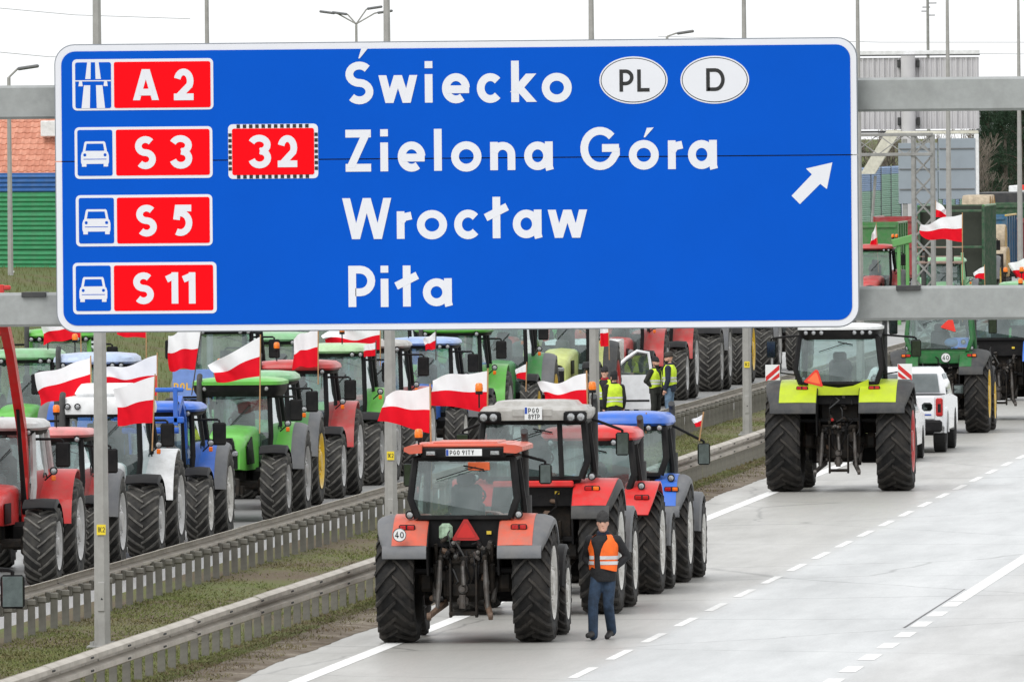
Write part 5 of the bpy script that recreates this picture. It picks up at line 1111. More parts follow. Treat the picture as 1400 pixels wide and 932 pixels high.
# ================================================================== flags: white over red on sticks
def flag(label, th, bh, tf, bf, Y, foot=None, fold=.10, seed=0, pole_top=None, mpole=None, dy=0.0):
    q = random.Random(seed); n, m = 18, 12
    TH, BH, TF, BF = (on_y(*c, Y + k) for c, k in ((th, 0), (bh, 0), (tf, dy), (bf, dy)))
    foot = foot or (bh[0], bh[1] + 14); F = on_y(*foot, Y); top = TH + (TH - F).normalized() * .04
    o = empty('flag', F, 0, label, 'flag', 'white and red flags on sticks')
    MB().tube([Vector((0, 0, 0)), (top - F) * .5, top - F], .013, 6).build('stick', mpole or M_WOOD, o)
    size = (TF - TH).length; ph = q.uniform(0, 6.28); fr = q.uniform(.8, 2.1); q0 = q.uniform(.7, 1.5); sh = q.uniform(-.25, .25)
    def pt(u, v):
        a = TH.lerp(TF, u); b = BH.lerp(BF, u); p = a.lerp(b, v)
        amp = fold * size * (u ** .8) * q0
        w = math.sin(u * 6.28 * fr + v * 1.5 + ph) + .45 * math.sin(u * 11 + v * 4 + ph * 2) + .30 * math.sin(u * 19 + v * (7 + 9 * sh) + ph)
        p = p + Vector((.05 * size * math.sin(u * 5 + v * 3 + ph) * u * (1 - abs(2 * v - 1) * .4), amp * w, size * ((.055 + sh * .12) * math.sin(u * 4.6 * fr + ph) * u + .02 * math.sin(v * 9 + u * 7 + ph) * u)))
        return p - F
    for nm, v0, v1, mt in (('white_band', 0, .5, M_FLAGW), ('red_band', .5, 1, M_FLAGR)):
        b = MB(); vs = [pt(i / n, lerp(v0, v1, j / (m // 2))) for j in range(m // 2 + 1) for i in range(n + 1)]
        b.add(vs, [(j * (n + 1) + i, j * (n + 1) + i + 1, (j + 1) * (n + 1) + i + 1, (j + 1) * (n + 1) + i) for j in range(m // 2) for i in range(n)])
        b.build(nm, mt, o, smooth=80)
FL = [
 ('flag rising behind the green tractor by the grassy bank', (110, 428), (110, 461), (55, 441), (58, 471), 272.5, (111, 492)),
 ('large flag flying over the white tractor beside the lamp mast', (124, 489), (124, 533), (50, 512), (53, 556), 229.5, (125, 575)),
 ('broad flag behind the square flag of the white tractor, mostly white', (215, 485), (215, 541), (141, 509), (143, 530), 238.0, (215, 600)),
 ('square flag hanging in front of the blue loader tractor', (212, 514), (209, 578), (153, 532), (161, 580), 225.6, (208, 616)),
 ('tilted flag above the blue banner, with a pale pole sleeve', (276, 447), (268, 505), (229, 456), (233, 505), 247.5, (262, 540)),
 ('flag of which only the red lower edge shows under the sign beside the tilted flag', (200, 432), (200, 462), (160, 430), (160, 459), 266.0, (200, 492)),
 ('flag streaming from the cab of the fresh green tractor', (356, 460), (356, 514), (281, 501), (298, 522), 247.0, (355, 592)),
 ('flag over the roof of the weathered red tractor', (435, 447), (435, 501), (401, 462), (399, 503), 263.6, (435, 525)),
 ('wide flag just under the sign above the green and white roof', (520, 437), (520, 478), (437, 462), (452, 476), 276.0, (520, 500)),
 ('small flag on the green and white roofed tractor', (514, 468), (514, 486), (497, 472), (498, 488), 272.6, (514, 503)),
 ('large flag beside the beacon of the orange-red tractor', (588, 528), (587, 592), (526, 540), (517, 574), 189.8, (590, 668)),
 ('large flag above the grey-roofed red tractor, left-hand of the two on it', (667, 507), (666, 564), (589, 517), (590, 552), 200.2, (666, 600)),
 ('small flag on the grey-roofed tractor under the sign', (596, 453), (596, 477), (578, 465), (582, 479), 279.8, (596, 492)),
 ('flag behind the roof lights of the grey-roofed red tractor, beside the lamp mast', (802, 510), (803, 555), (736, 528), (744, 552), 200.9, (806, 640)),
 ('small flag on the green tractor with the rounded roof', (720, 497), (719, 519), (705, 505), (706, 517), 296.6, (719, 535)),
 ('flag hanging slack above the men beside the lamp mast', (832, 436), (832, 473), (820, 438), (821, 474), 316.0, (833, 492)),
 ('small flag on the roof edge of the blue tractor driving away', (883.5, 567), (883, 585), (866, 572), (869, 583), 212.6, (883, 592)),
 ('small flag on the mirror arm of the blue tractor driving away', (961.5, 566), (960, 582), (945.5, 574), (951, 584), 214.1, (956, 602)),
 ('large flag flying above the gantry beam over the deep green tractor', (1315.7, 293), (1315.5, 331), (1258.5, 306), (1261, 324), 318.0, (1316, 440)),
 ('small flag behind the large one above the gantry beam', (1279.5, 275), (1277.5, 297), (1301, 291), (1296, 298), 471.0, (1277, 345)),
 ('small slack flag on the far red tractor before the green trailer', (1198, 306), (1201, 343), (1192, 322), (1188, 338), 496.0, (1201, 372)),
 ('small flag on a thick wooden stick above the gantry beam', (1346, 364), (1346, 382), (1331, 372), (1333, 380), 353.0, (1347, 412)),
 ('flag beside the flashing beacon of the far tractor driving away', (1412, 349), (1412, 384), (1379, 361), (1389, 380), 353.5, (1413, 412)),
]
for i, (lab, th, bh, tf, bf, Y, ft) in enumerate(FL): flag(lab, th, bh, tf, bf, Y, ft, seed=i + 1, mpole=(M_STEEL if i in (4, 9, 12) else None), fold=.07 if abs(tf[0] - th[0]) > 30 else .12)
# blue banner with yellow letters on a trailer board
P0 = on_y(236, 505, 256); P1 = on_y(292, 545, 256)
bn = empty('banner', (P0.x, 256, P1.z), 0, 'blue banner with yellow lettering between the flags behind the blue loader tractor', 'banner')
MB().box(((P1.x - P0.x) / 2, 0, (P0.z - P1.z) / 2), (P1.x - P0.x, .02, P0.z - P1.z), .004).build('cloth', mat('pale_blue_banner', (.16, .26, .58), .7), bn)
for k, ch in enumerate('ROLNIK'): glyph_mesh(ch, .10, .14, .03, .0004).build('letter', mat('yellow_print', (.75, .42, .03), .6), bn, (.02 + k * .125, -.014, .18), smooth=0)
MB().tube([(.05, .03, -2.6), (.05, .03, .6)], .02, 6).tube([(.75, .03, -2.6), (.75, .03, .6)], .02, 6).build('frame', M_WOOD, bn)
# ================================================================== people
def remesh(name, b, m, parent, vox=.012, smooth=2, loc=(0, 0, 0)):
    me = b.mesh(name, m, 0); o = bpy.data.objects.new(name, me); col.objects.link(o)
    r = o.modifiers.new('r', 'REMESH'); r.mode = 'VOXEL'; r.voxel_size = vox; r.use_smooth_shade = True
    s = o.modifiers.new('s', 'SMOOTH'); s.iterations = smooth; s.factor = .5
    bpy.context.view_layer.update()
    ev = o.evaluated_get(bpy.context.evaluated_depsgraph_get()); nm = bpy.data.meshes.new_from_object(ev); nm.name = name
    bpy.data.objects.remove(o); bpy.data.meshes.remove(me)
    if not nm.materials: nm.materials.append(m)
    return put(name, nm, parent, loc)
def limb(b, pts, rs, n=12):
    b.tube(pts, rs, n)
    for p, r in zip(pts, rs): b.sphere(p, r * 1.0, n, 8)
def ell(cx, cy, a, bb, z, n=24): return [(cx + a * math.cos(2 * math.pi * i / n), cy + bb * math.sin(2 * math.pi * i / n), z) for i in range(n)]
M_SKIN = mat('skin', (.60, .34, .25), .55, var=.12, scale=20)
M_HAIR = mat('dark_hair', (.025, .02, .016), .7)
M_JEANS = mat('dark_blue_jeans', (.020, .040, .075), .85, var=.5, scale=9, bump=.9)
M_LTJEANS = mat('washed_jeans', (.12, .19, .28), .85, var=.4, scale=9, bump=.9)
M_DKCLOTH = mat('black_cloth', (.012, .012, .014), .8, var=.5, scale=9, bump=1.0)
M_DKTROU = mat('dark_olive_cloth', (.022, .024, .020), .85, var=.3, scale=10, bump=.4)
M_NAVY = mat('navy_cloth', (.014, .020, .040), .85, var=.3, scale=10, bump=.4)
M_KNIT = mat('charcoal_knit', (.035, .034, .034), .95, var=.4, scale=40, bump=.8)
M_GREYKNIT = mat('grey_knit', (.16, .16, .165), .95, var=.4, scale=40, bump=.8)
M_REDCLOTH = mat('red_scarf', (.42, .02, .03), .85)
M_ORVEST = mat('orange_vest', (.95, .15, .012), .7, var=.15, scale=10, bump=.6)
M_YELVEST = mat('yellow_vest', (.58, .78, .035), .7, var=.15, scale=10, bump=.6)
M_REFLECT = mat('reflective_tape', (.62, .63, .64), .4, var=.1, scale=20)
M_BOOT = mat('boot_leather', (.016, .015, .015), .6)
M_EYE = mat('eye_dark', (.02, .015, .012), .3); M_LIP = mat('lips', (.36, .13, .11), .5)
TORSO = [(.86, .165, .115), (.95, .175, .120), (1.05, .170, .115), (1.18, .180, .120), (1.30, .190, .122), (1.40, .185, .112), (1.46, .14, .095), (1.50, .075, .075)]
def person(label, X, Y, heading, jacket, trousers, vest, vest_open=.0, hat=None, arms='pocket', legs='walk', h=1.80, head_turn=0.0, z0=.004, scarf=None, hood=False, vest_rot=0.0, group='people beside the standing tractors'):
    o = empty('person', (X, Y, z0), R(heading), label, 'person', group); o.scale = (h / 1.80,) * 3
    SH = [Vector((s * .195, -.01, 1.415)) for s in (-1, 1)]
    A = {'pocket': [[(.31, -.14, 1.19), (.170, -.01, 1.035)], [(.29, -.12, 1.17), (.165, -.01, 1.02)]],
         'down': [[(.25, -.02, 1.12), (.25, .06, .88)], [(.25, -.02, 1.12), (.25, .06, .88)]],
         'folded': [[(.27, .02, 1.14), (.05, .20, 1.16)], [(.27, .02, 1.14), (.05, .21, 1.12)]]}[arms]
    ARM = []
    for k, s in enumerate((-1, 1)):
        e, w = A[k]; ARM.append([SH[k], Vector((s * e[0], e[1], e[2])), Vector((s * w[0], w[1], w[2]))])
    if legs == 'walk': LG = [[(-.085, 0, .92), (-.075, .04, .50), (-.055, -.22, .15), (-.045, -.06, .045)], [(.085, 0, .92), (.105, .20, .52), (.085, .28, .11), (.10, .44, .085)]]
    else: LG = [[(-.095, 0, .92), (-.12, .02, .50), (-.13, -.03, .10), (-.15, .13, .04)], [(.095, 0, .92), (.12, .02, .50), (.13, -.03, .10), (.16, .12, .04)]]
    # body: one continuous skin surface (head, neck, trunk, limbs, hands with fingers)
    b = MB(); b.loft([ell(0, 0, a * .86, c * .86, z) for z, a, c in TORSO])
    limb(b, [(0, -.005, 1.44), (0, .012, 1.56)], [.062, .056])
    ca, sa = math.cos(head_turn), math.sin(head_turn)
    def hp(x, y, z): return (x * ca - y * sa, .02 + x * sa + y * ca, z)
    b.loft([[hp(a * math.cos(2 * math.pi * i / 20), dy + c * math.sin(2 * math.pi * i / 20), z) for i in range(20)] for z, a, c, dy in
            ((1.535, .035, .040, .045), (1.555, .052, .062, .030), (1.585, .062, .080, .015), (1.62, .070, .090, .006), (1.665, .075, .097, .0), (1.71, .077, .099, -.004), (1.755, .068, .088, -.008), (1.785, .045, .058, -.010), (1.80, .015, .02, -.010))])
    b.loft([[hp(sx * w, y, z) for sx, y in ((-1, .075), (1, .075), (.45, d), (-.45, d))] for z, w, d in ((1.615, .020, .098), (1.632, .019, .118), (1.655, .013, .108), (1.690, .009, .098))])       # nose
    for s in (-1, 1): b.sphere(hp(s * .077, -.005, 1.655), .026, 8, 6, sc=(.45, .7, 1.15))
    b.loft([[hp(sx * .026, y, z) for sx, y in ((-1, .07), (1, .07), (.8, .098), (-.8, .098))] for z in (1.548, 1.575)])     # chin
    for k, s in enumerate((-1, 1)):
        S_, E_, W_ = ARM[k]; limb(b, [S_, E_, W_], [.05, .042, .030])
        d = (W_ - E_).normalized(); side = Vector((0, 0, 1)).cross(d).normalized() if abs(d.z) < .9 else Vector((0, 1, 0)); nrm = d.cross(side)
        palm = W_ + d * .05; limb(b, [W_, palm], [.028, .036])
        for f in range(4):
            base = palm + side * (-.027 + .018 * f) + d * .02; ln = (.068, .078, .074, .056)[f]
            limb(b, [base, base + d * ln * .5 + nrm * .008, base + d * ln * .85 + nrm * .028], [.0085, .008, .007], 8)
        th = W_ + d * .03 - side * .03; limb(b, [th, th - side * .022 + d * .03, th - side * .026 + d * .058], [.010, .009, .008], 8)
    for L4 in LG: limb(b, L4[:3], [.075, .052, .038]); limb(b, L4[2:], [.035, .030])
    body = remesh('body', b, M_SKIN, o, .0075, 2)
    for s in (-1, 1): MB().sphere(hp(s * .030, .0865, 1.672), .0115, 8, 6, sc=(1.25, .6, .62)).build('eye', M_EYE, body); MB().box(hp(s * .031, .0915, 1.692), (.036, .010, .007), .002).build('eyebrow', M_HAIR, body)
    MB().sphere(hp(0, .088, 1.588), .021, 8, 6, sc=(1.2, .45, .32)).build('mouth', M_LIP, body)
    # hair / hat
    if hat:
        hm = MB().loft([[hp(a * math.cos(2 * math.pi * i / 24), dy + c * math.sin(2 * math.pi * i / 24), z + .012 * math.sin(2 * math.pi * i / 24) * -1) for i in range(24)] for z, a, c, dy in
             ((1.690, .083, .104, -.004), (1.695, .089, .110, -.004), (1.730, .090, .111, -.004), (1.736, .087, .107, -.004), (1.775, .083, .102, -.008), (1.812, .066, .082, -.012), (1.832, .035, .045, -.014), (1.836, .006, .008, -.014))]).build('beanie', hat, o, smooth=60)
    if not hat or hood: MB().loft([[hp(a * math.cos(2 * math.pi * i / 20), dy + c * math.sin(2 * math.pi * i / 20), z) for i in range(20)] for z, a, c, dy in ((1.60, .074, .075, -.035), (1.66, .083, .090, -.022), (1.72, .083, .098, -.014), (1.78, .068, .085, -.012), (1.815, .03, .04, -.012))]).build('hood' if hood else 'hair', M_DKCLOTH if hood else M_HAIR, o, smooth=60)
    MB().loft([[hp(a * math.cos(2 * math.pi * i / 20), dy + c * math.sin(2 * math.pi * i / 20), z) for i in range(20)] for z, a, c, dy in ((1.530, .030, .034, .052), (1.550, .056, .060, .040), (1.580, .068, .076, .025), (1.600, .072, .078, .018))], caps=False).build('beard', M_HAIR, o, smooth=60) if scarf is None else MB().lathe([(.075, 1.46), (.092, 1.50), (.088, 1.54), (.070, 1.56)], 18).build('scarf', scarf, o)
    # clothes
    j = MB(); j.loft([ell(0, 0, a * (1.09 if z < 1.1 else 1.04), c * (1.32 if z < 1.1 else 1.12), z - (.03 if z < .9 else 0)) for z, a, c in TORSO]); j.lathe([(.085, 1.47), (.082, 1.54), (.075, 1.545)], 16)
    for S_, E_, W_ in ARM: limb(j, [S_, S_.lerp(E_, .5), E_, E_.lerp(W_, .5), W_ + (E_ - W_) * .06], [.082, .074, .066, .060, .048])
    remesh('jacket', j, jacket, o, .013, 3)
    t = MB(); t.loft([ell(0, 0, a, c, z) for z, a, c in ((.80, .10, .09), (.86, .165, .12), (.97, .170, .12), (1.0, .16, .11))])
    for L4 in LG:
        p = [Vector(q) for q in L4]; limb(t, [p[0], p[0].lerp(p[1], .5), p[1], p[1].lerp(p[2], .5), p[2] + Vector((0, 0, -.03))], [.100, .092, .076, .074, .070])
    remesh('trousers', t, trousers, o, .013, 2)
    for L4 in LG:
        an, to = Vector(L4[2]), Vector(L4[3]); f = MB(); dd = (to - an); dd.z = 0; dd.normalize(); hl = an - dd * .05; hl.z = to.z + (.05 if legs == 'walk' and L4[0][0] < 0 else 0)
        limb(f, [hl, an.lerp(to, .5) * 1.0, to + dd * .05], [.045, .046, .040]); limb(f, [an + Vector((0, 0, .06)), Vector((hl.x, hl.y, hl.z)) + dd * .03], [.056, .050])
        remesh('boot', f, M_BOOT, o, .011, 2)
    # vest
    if vest:
        def wob(i, n, z): return .006 * math.sin(19 * i / n + z * 23) + .005 * math.sin(41 * i / n - z * 17)
        def vring(z, a, c, gap, n=30): return [((a + wob(i, n, z)) * math.sin(gap + (2 * math.pi - 2 * gap) * i / n), (c + wob(i, n, z)) * math.cos(gap + (2 * math.pi - 2 * gap) * i / n), z + (.022 * math.sin(6.28 * i / n * 2 + 1.3) if z < 1.06 else 0)) for i in range(n + 1)]
        k = 1.15; prof = [(.93, .182, .128), (1.0, .186, .134), (1.10, .184, .132), (1.20, .190, .135), (1.30, .197, .136), (1.38, .192, .128), (1.44, .168, .112), (1.485, .115, .096), (1.50, .095, .092)]
        gaps = [vest_open + .02 + (1.0 if z > 1.45 else .75 if z > 1.40 else .35 if z > 1.3 else .12 if z > 1.2 else 0) * .75 for z, _, _ in prof]
        zo = .07 if vest_open else 0
        vr = [vring(z + (zo if z < 1.05 else 0), a * k, c * k * 1.09, gp) for (z, a, c), gp in zip(prof, gaps)]
        vo = MB().loft(vr, caps=False, closed=False).build('vest', vest, o, (0, 0, 0), (0, 0, vest_rot), smooth=60)
        for zz in ((1.06, 1.15) if not vest_open else (1.10, 1.175)):
            MB().loft([vring(zz - .025, .192 * k, .139 * k * 1.09, vest_open + .03), vring(zz + .025, .194 * k, .140 * k * 1.09, vest_open + .03)], caps=False, closed=False).build('reflective_band', M_REFLECT, vo, smooth=60)
    return o
person('man in orange vest and grey beanie walking along the road beside the tractors', -16.22, 189.3, 170, M_DKCLOTH, M_JEANS, M_ORVEST, .20, M_KNIT, 'pocket', 'walk', 1.86, .25, vest_rot=-.30, z0=-.012, scarf=M_NAVY, group='people on the road')
person('man in yellow vest, red scarf and dark beanie facing us beside the lamp mast', -26.35, 308.4, 165, M_DKCLOTH, M_DKTROU, M_YELVEST, .06, M_DKCLOTH, 'down', 'stand', 1.78, .2, scarf=M_REDCLOTH)
person('person in yellow vest and black hood, back turned, talking to the red-scarfed man', -25.98, 306.6, 20, M_DKCLOTH, M_DKTROU, M_YELVEST, 0, M_DKCLOTH, 'down', 'stand', 1.70, .3, hood=True)
person('person in yellow vest and grey beanie seen through the window of the open van door', -28.05, 336.4, 190, M_DKTROU, M_DKTROU, M_YELVEST, .10, M_GREYKNIT, 'folded', 'stand', 1.68, .1)
person('person in yellow vest and dark trousers leaning towards the man in washed jeans', -26.55, 325.6, 245, M_DKTROU, M_DKTROU, M_YELVEST, .05, M_DKCLOTH, 'pocket', 'stand', 1.70, .0)
person('tall man in yellow vest and washed jeans talking by the far guardrail', -26.15, 325.2, 80, M_NAVY, M_LTJEANS, M_YELVEST, .05, M_HAIR, 'down', 'stand', 1.82, .1)

# ================================================================== far lanes: trailers, bales, trucks
GT = 'farm trailers in the standing column'
C_TRGREEN = P('trailer_green', (.05, .20, .055), dirt_amt=.4); C_TRRED = P('trailer_red', (.30, .03, .035), dirt_amt=.4); C_TRDK = P('trailer_dark_green', (.025, .085, .04), dirt_amt=.4)
C_TRBLUE = P('trailer_blue', (.03, .13, .24), dirt_amt=.4)
def trailer(label, X, Y, m, w, l, z0, z1, ribs=5, hollow=False, rim=None, bar=None):
    """box trailer, front wall towards the camera at local y=0"""
    o = empty('farm_trailer', (X, Y, 0), 0, label, 'trailer', GT)
    h = z1 - z0; zc = (z0 + z1) / 2
    MB().box((0, l / 2, z0 - .08), (w, l, .14), .02).build('floor_frame', M_IRON, o)
    fw = MB().box((0, .03 if not hollow else .3, zc), (w - .06, .05, h), .01).build('front_wall', m if not hollow else mat('dark_olive_mesh', (.03, .035, .025), .8), o)
    MB().box((0, l - .03, zc), (w - .06, .05, h), .01).build('tailboard', m, o)
    for k in range(3): MB().box((0, -.02, z0 + h * (.06 + .44 * k)), (w - .1, .06, .09), .01).build('rib', m, fw)
    for sd in (-1, 1):
        s = MB().box((sd * (w / 2 - .03), l / 2, zc), (.05, l - .02, h), .01).build('side_wall', m, o)
        for k in range(ribs): MB().box((sd * (w / 2 + .02), lerp(.05, l - .05, k / (ribs - 1)), zc), (.07, .09, h), .015).build('stake', m, s)
        MB().box((sd * (w / 2 + .01), l / 2, z1), (.09, l, .08), .015).build('top_rail', bar or m, s)
        for yy in (.9, l - 1.2): add_wheel(o, sd * (w / 2 - .35), yy, .55, .42, rim or M_STEEL, True, sd)
    MB().tube([(-.4, 0, z0 - .1), (0, -1.4, .6), (.4, 0, z0 - .1)], .05, 6).build('drawbar', M_IRON, o)
    return o
stand('far red tractor with red roof and round lamps in front of the green trailer', 494.5, -32.0, G2, body=C_RED2, roof=C_RED2, zt=2.72, RR=.92, rim=C_SILVER, detail=True, beacons=((-.75, 1.0), (-.9, 1.1)))
tr = trailer('green box trailer with ribbed front wall behind the far red tractor', -33.1, 509, C_TRGREEN, 2.4, 6, 1.2, 3.66)
pg = empty('elevator_chute', on_y(1236, 395, 486), 0, 'light green sheet-metal chute standing between the red tractor and the trailers', 'chute'); pg.location.z = 0
MB().box((-.18, 0, 1.5), (.13, .16, 3.1), .02).box((.14, 0, 1.5), (.13, .16, 3.1), .02).build('upright', P('chute_green', (.12, .34, .10)), pg); MB().box((-.02, 0, 3.16), (.85, .3, .30), .03, Matrix.Rotation(R(-14), 3, 'Y')).build('hood', MATS['chute_green'], pg); MB().box((.40, .06, 1.6), (.14, .12, 3.2), .02).build('red_rail', C_TRRED, pg)
trailer('dark red box trailer seen beside the chute', -33.2, 534, C_TRRED, 2.4, 6, 1.2, 3.7)
trailer('blue trailer with yellow top rail behind the chute', -31.6, 551, C_TRBLUE, 3.4, 8, 1.3, 3.62, bar=P('yellow_rail', (.6, .4, .06)))
trailer('dark green trailer rising behind the blue one', -30.9, 566, C_TRDK, 2.5, 6, 1.3, 4.05)
ld = stand('pale green tractor carrying a raised loader frame below the large flag', 470.5, -27.9, G1, body=C_PALEGREEN, roof=C_PALEGREEN, zt=2.45, zb=1.6, RR=.9, hood_top=1.75, rim=C_YELLOW, mirrors=False, beacons=((.75, .6),))
for sd in (-1, 1): MB().tube([(sd * .84, 2.4, 1.3), (sd * .84, 2.9, 1.9), (sd * .80, 3.0, 2.85)], [.06, .09, .05], 8).build('loader_arm', C_PALEGREEN, ld)
for z, r_ in ((3.05, .035), (2.5, .06), (2.72, .02)): MB().tube([(-.84, 3.0, z), (.84, 3.0, z)], r_, 8).build('loader_bar', mat('brown_bar', (.26, .18, .15), .7), ld)
MB().box((.5, 3.0, 2.7), (.1, .1, .7), .02).box((-.45, 3.0, 2.7), (.1, .1, .7), .02).build('bracket', M_IRON, ld)
trailer('tall dark forage wagon with ribbed green side below the straw bales', -28.72, 491, C_TRDK, 2.45, 8, 1.3, 4.42, ribs=12, hollow=True, bar=C_TRGREEN)
# straw bales on flat wagons
M_STRAW = mat('straw', (.42, .28, .11), .9, var=.4, scale=8, bump=1.0); M_NET = mat('weathered_net_wrap', (.40, .33, .24), .85, var=.3, scale=5, bump=.6)
M_STRAWS = [M_NET, M_STRAW]
bale_me = MB().lathe([(.62, -.6), (.655, -.55), (.66, 0), (.655, .55), (.62, .6)], 20, 'x', caps=False).lathe([(0, .57), (.3, .585), (.5, .575), (.625, .60)], 20, 'x', mi=1, caps=False).lathe([(.625, -.60), (.5, -.575), (.3, -.585), (0, -.57)], 20, 'x', mi=1, caps=False).mesh('bale', M_STRAWS, 30)
def flat_wagon(label, X, Y, l, z):
    o = empty('flat_wagon', (X, Y, 0), 0, label, 'wagon', GT)
    MB().box((0, l / 2, z - .06), (2.45, l, .12), .02).build('deck', M_IRON, o)
    for yy in (0, l): MB().box((0, yy, z + .5), (2.3, .06, 1.1), .02).build('end_rack', M_IRON, o)
    for sd in (-1, 1):
        for yy in (.9, l - 1.2): add_wheel(o, sd * .9, yy, .48, .38, M_STEEL, True, sd)
    MB().tube([(0, 0, z - .1), (0, -1.6, .6)], .06, 6).build('drawbar', M_IRON, o)
def bale(label, x, y, z, grp): tag(put('straw_bale', bale_me, None, (x, y, z), (rnd.uniform(0, 6), 0, rnd.uniform(-.04, .04))), label, 'bale', grp)
flat_wagon('flat wagon under the tall stack of net-wrapped bales', -32.15, 557, 6.6, 1.0)
for k in range(4):
    for sx in (-1, 1):
        bale('net-wrapped round bale in the lower tier of the tall stack', -32.15 + sx * .62, 558.0 + k * 1.45, 1.68, 'lower bales of the tall stack'); bale('net-wrapped round bale in the upper tier of the tall stack', -32.15 + sx * .62, 558.7 + k * 1.45 - (.7 if k == 3 else 0), 2.85, 'middle bales of the tall stack')
for k in range(3): bale('net-wrapped round bale on top of the tall stack', -31.6, 559.4 + k * 1.5, 3.80, 'top bales of the tall stack')
flat_wagon('flat wagon carrying the lower straw bales behind the dusty green tractor', -30.85, 545.5, 4.0, 1.0)
for k in range(2):
    for sx in (-1, 1): bale('straw bale on the lower wagon beside the forage wagon', -30.85 + sx * .62, 547 + k * 1.45, 1.67, 'bales on the lower wagon')
bale('topmost straw bale on the lower wagon, its cut straw end bright yellow', -30.3, 547.7, 2.62, None)
stand('dusty green tractor with grey mudguard edges pulling the lower bale wagon', 537.5, -30.75, G2, body=C_MIDGREEN, roof=M_WHITE, zt=2.85, zb=1.85, RR=.96, rim=C_YELLOW)
stand('small green cab with two orange beacons behind the straw bales', 638, -35.1, G2, body=C_PALEGREEN, roof=C_PALEGREEN, zt=2.85, RR=.94, detail=False, beacons=((-.5, 1.1), (.5, 1.1)))
trailer('dark red ribbed trailer beyond the lower straw bales', -28.75, 559, C_TRRED, 2.4, 6, 1.0, 3.4)
t8 = tractor('far green tractor with lamp band and orange beacons driving away beyond the blue one', -18.35, 352.0, 0, RG, view='rear', body=C_MIDGREEN, roof=C_PALEGREEN, zt=2.95, zb=2.0, RR=.98, half=1.28, roof_style='visor', roof_h=.26, roof_w=.95, lamps=6, beacons=((-.75, -.2), (-.35, .5)))
def lorry(label, X, Y, m, z1, cabm):
    o = empty('lorry', (X, Y, 0), 0, label, 'lorry', 'lorries at the far end')
    MB().box((0, 6, (z1 + 1.1) / 2), (2.5, 9, z1 - 1.1), .04).build('box_body', m, o); MB().box((0, .2, 1.9), (2.4, 2.0, 2.6), .15).build('cab', cabm, o)
    MB().add([(-1.05, -.83, 1.9), (1.05, -.83, 1.9), (1.0, -.82, 2.75), (-1.0, -.82, 2.75)], [(0, 1, 2, 3)]).build('windscreen', M_CARGLASS, o, smooth=0)
    MB().box((0, 5, .8), (.9, 10.5, .3), .02).build('chassis', M_BLACK, o)
    for sd in (-1, 1):
        for yy in (.2, 7, 8.3): car_wheel(o, sd * 1.05, yy, .5, .32, sd)
    return o
lw = lorry('white box lorry with a small red mark far behind the bales', -36.9, 705, M_WHITE, 4.15, M_WHITE)
MB().box((-.35, 1.48, 4.05), (.42, .03, .28), .01).build('red_mark', M_SIGRED, lw)
lorry('dark grey box lorry far behind the bales', -36.3, 662, M_DKGREY, 4.0, M_DKGREY)
# ================================================================== background structures
def wall_panels(name, label, p0, p1, n, z0, tops, rowh, colour, post_m):
    """noise barrier: corrugated cassettes stacked between posts; each cassette is a part"""
    d = (p1 - p0); L = d.length / n; ang = math.atan2(d.y, d.x)
    o = empty(name, p0, ang, label, 'noise barrier'); o.location.z = 0
    k = 4; prof = []
    for i in range(k * 4 + 1): prof.append((-.05 * (1 if (i % 4) in (1, 2) else 0), rowh * (i / (k * 4)) * .94))
    me = {}
    for m in {colour(c, r)for c in range(n) for r in range(40)}:
        b = MB().loft([[(x, y, z) for y, z in prof] for x in (.05, L - .05)][::-1], caps=False, closed=False); b.box((L / 2, .05, rowh / 2), (L - .1, .06, rowh * .998)); me[m] = b.mesh('cassette', m, 25)
    pm = MB().box((0, 0, 0), (.12, .14, 1), .0).mesh('post', post_m)
    for c in range(n):
        top = tops(c); r = 0
        while z0 + (r + 1) * rowh <= top + .01: put('cassette', me[colour(c, r)], o, (c * L, 0, z0 + r * rowh)); r += 1
        put('post', pm, o, (c * L, 0, (z0 - .3 + top) / 2), None, (1, 1, top - z0 + .3))
    put('post', pm, o, (n * L, 0, (z0 - .3 + tops(n - 1)) / 2), None, (1, 1, tops(n - 1) - z0 + .3))
    return o
M_NGREEN = mat('barrier_green', (.03, .25, .10), .55, var=.1, scale=2, dirt=(.2, .22, .18), dirt_amt=.2); M_NBLUE = mat('barrier_blue', (.02, .11, .34), .55, var=.1, scale=2, dirt=(.2, .22, .25), dirt_amt=.2)
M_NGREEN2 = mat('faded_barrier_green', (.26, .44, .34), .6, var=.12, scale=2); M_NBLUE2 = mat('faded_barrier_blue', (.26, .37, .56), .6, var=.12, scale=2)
w0 = on_y(-30, 371, 468); w1 = on_y(260, 371, 462)
wall_panels('noise_barrier', 'green corrugated noise barrier with a blue top course below the red tiled roof', Vector((w0.x, w0.y, 0)), Vector((w1.x, w1.y, 0)), 2, 2.55, lambda c: 2.55 + .70 * 5 + .01, .70, lambda c, r: M_NBLUE if r == 4 else M_NGREEN, M_NGREEN)
q0 = on_y(1176, 300, 690); q1 = on_y(1231, 300, 716); q2 = on_y(1322, 300, 792)
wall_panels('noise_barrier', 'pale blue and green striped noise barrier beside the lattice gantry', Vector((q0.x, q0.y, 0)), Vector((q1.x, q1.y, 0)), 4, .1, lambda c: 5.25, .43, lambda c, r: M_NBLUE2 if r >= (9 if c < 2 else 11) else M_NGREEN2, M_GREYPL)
wall_panels('noise_barrier', 'pale blue and green chequered noise barrier receding behind the lattice gantry', Vector((q1.x, q1.y, 0)), Vector((q2.x, q2.y, 0)), 15, .1, lambda c: 5.25 - .43 * (c // 6), .43, lambda c, r: M_NBLUE2 if (c % 3 == 0 and r > 4) or r > 9 or (c % 5 == 4 and r > 6) else M_NGREEN2, M_GREYPL)
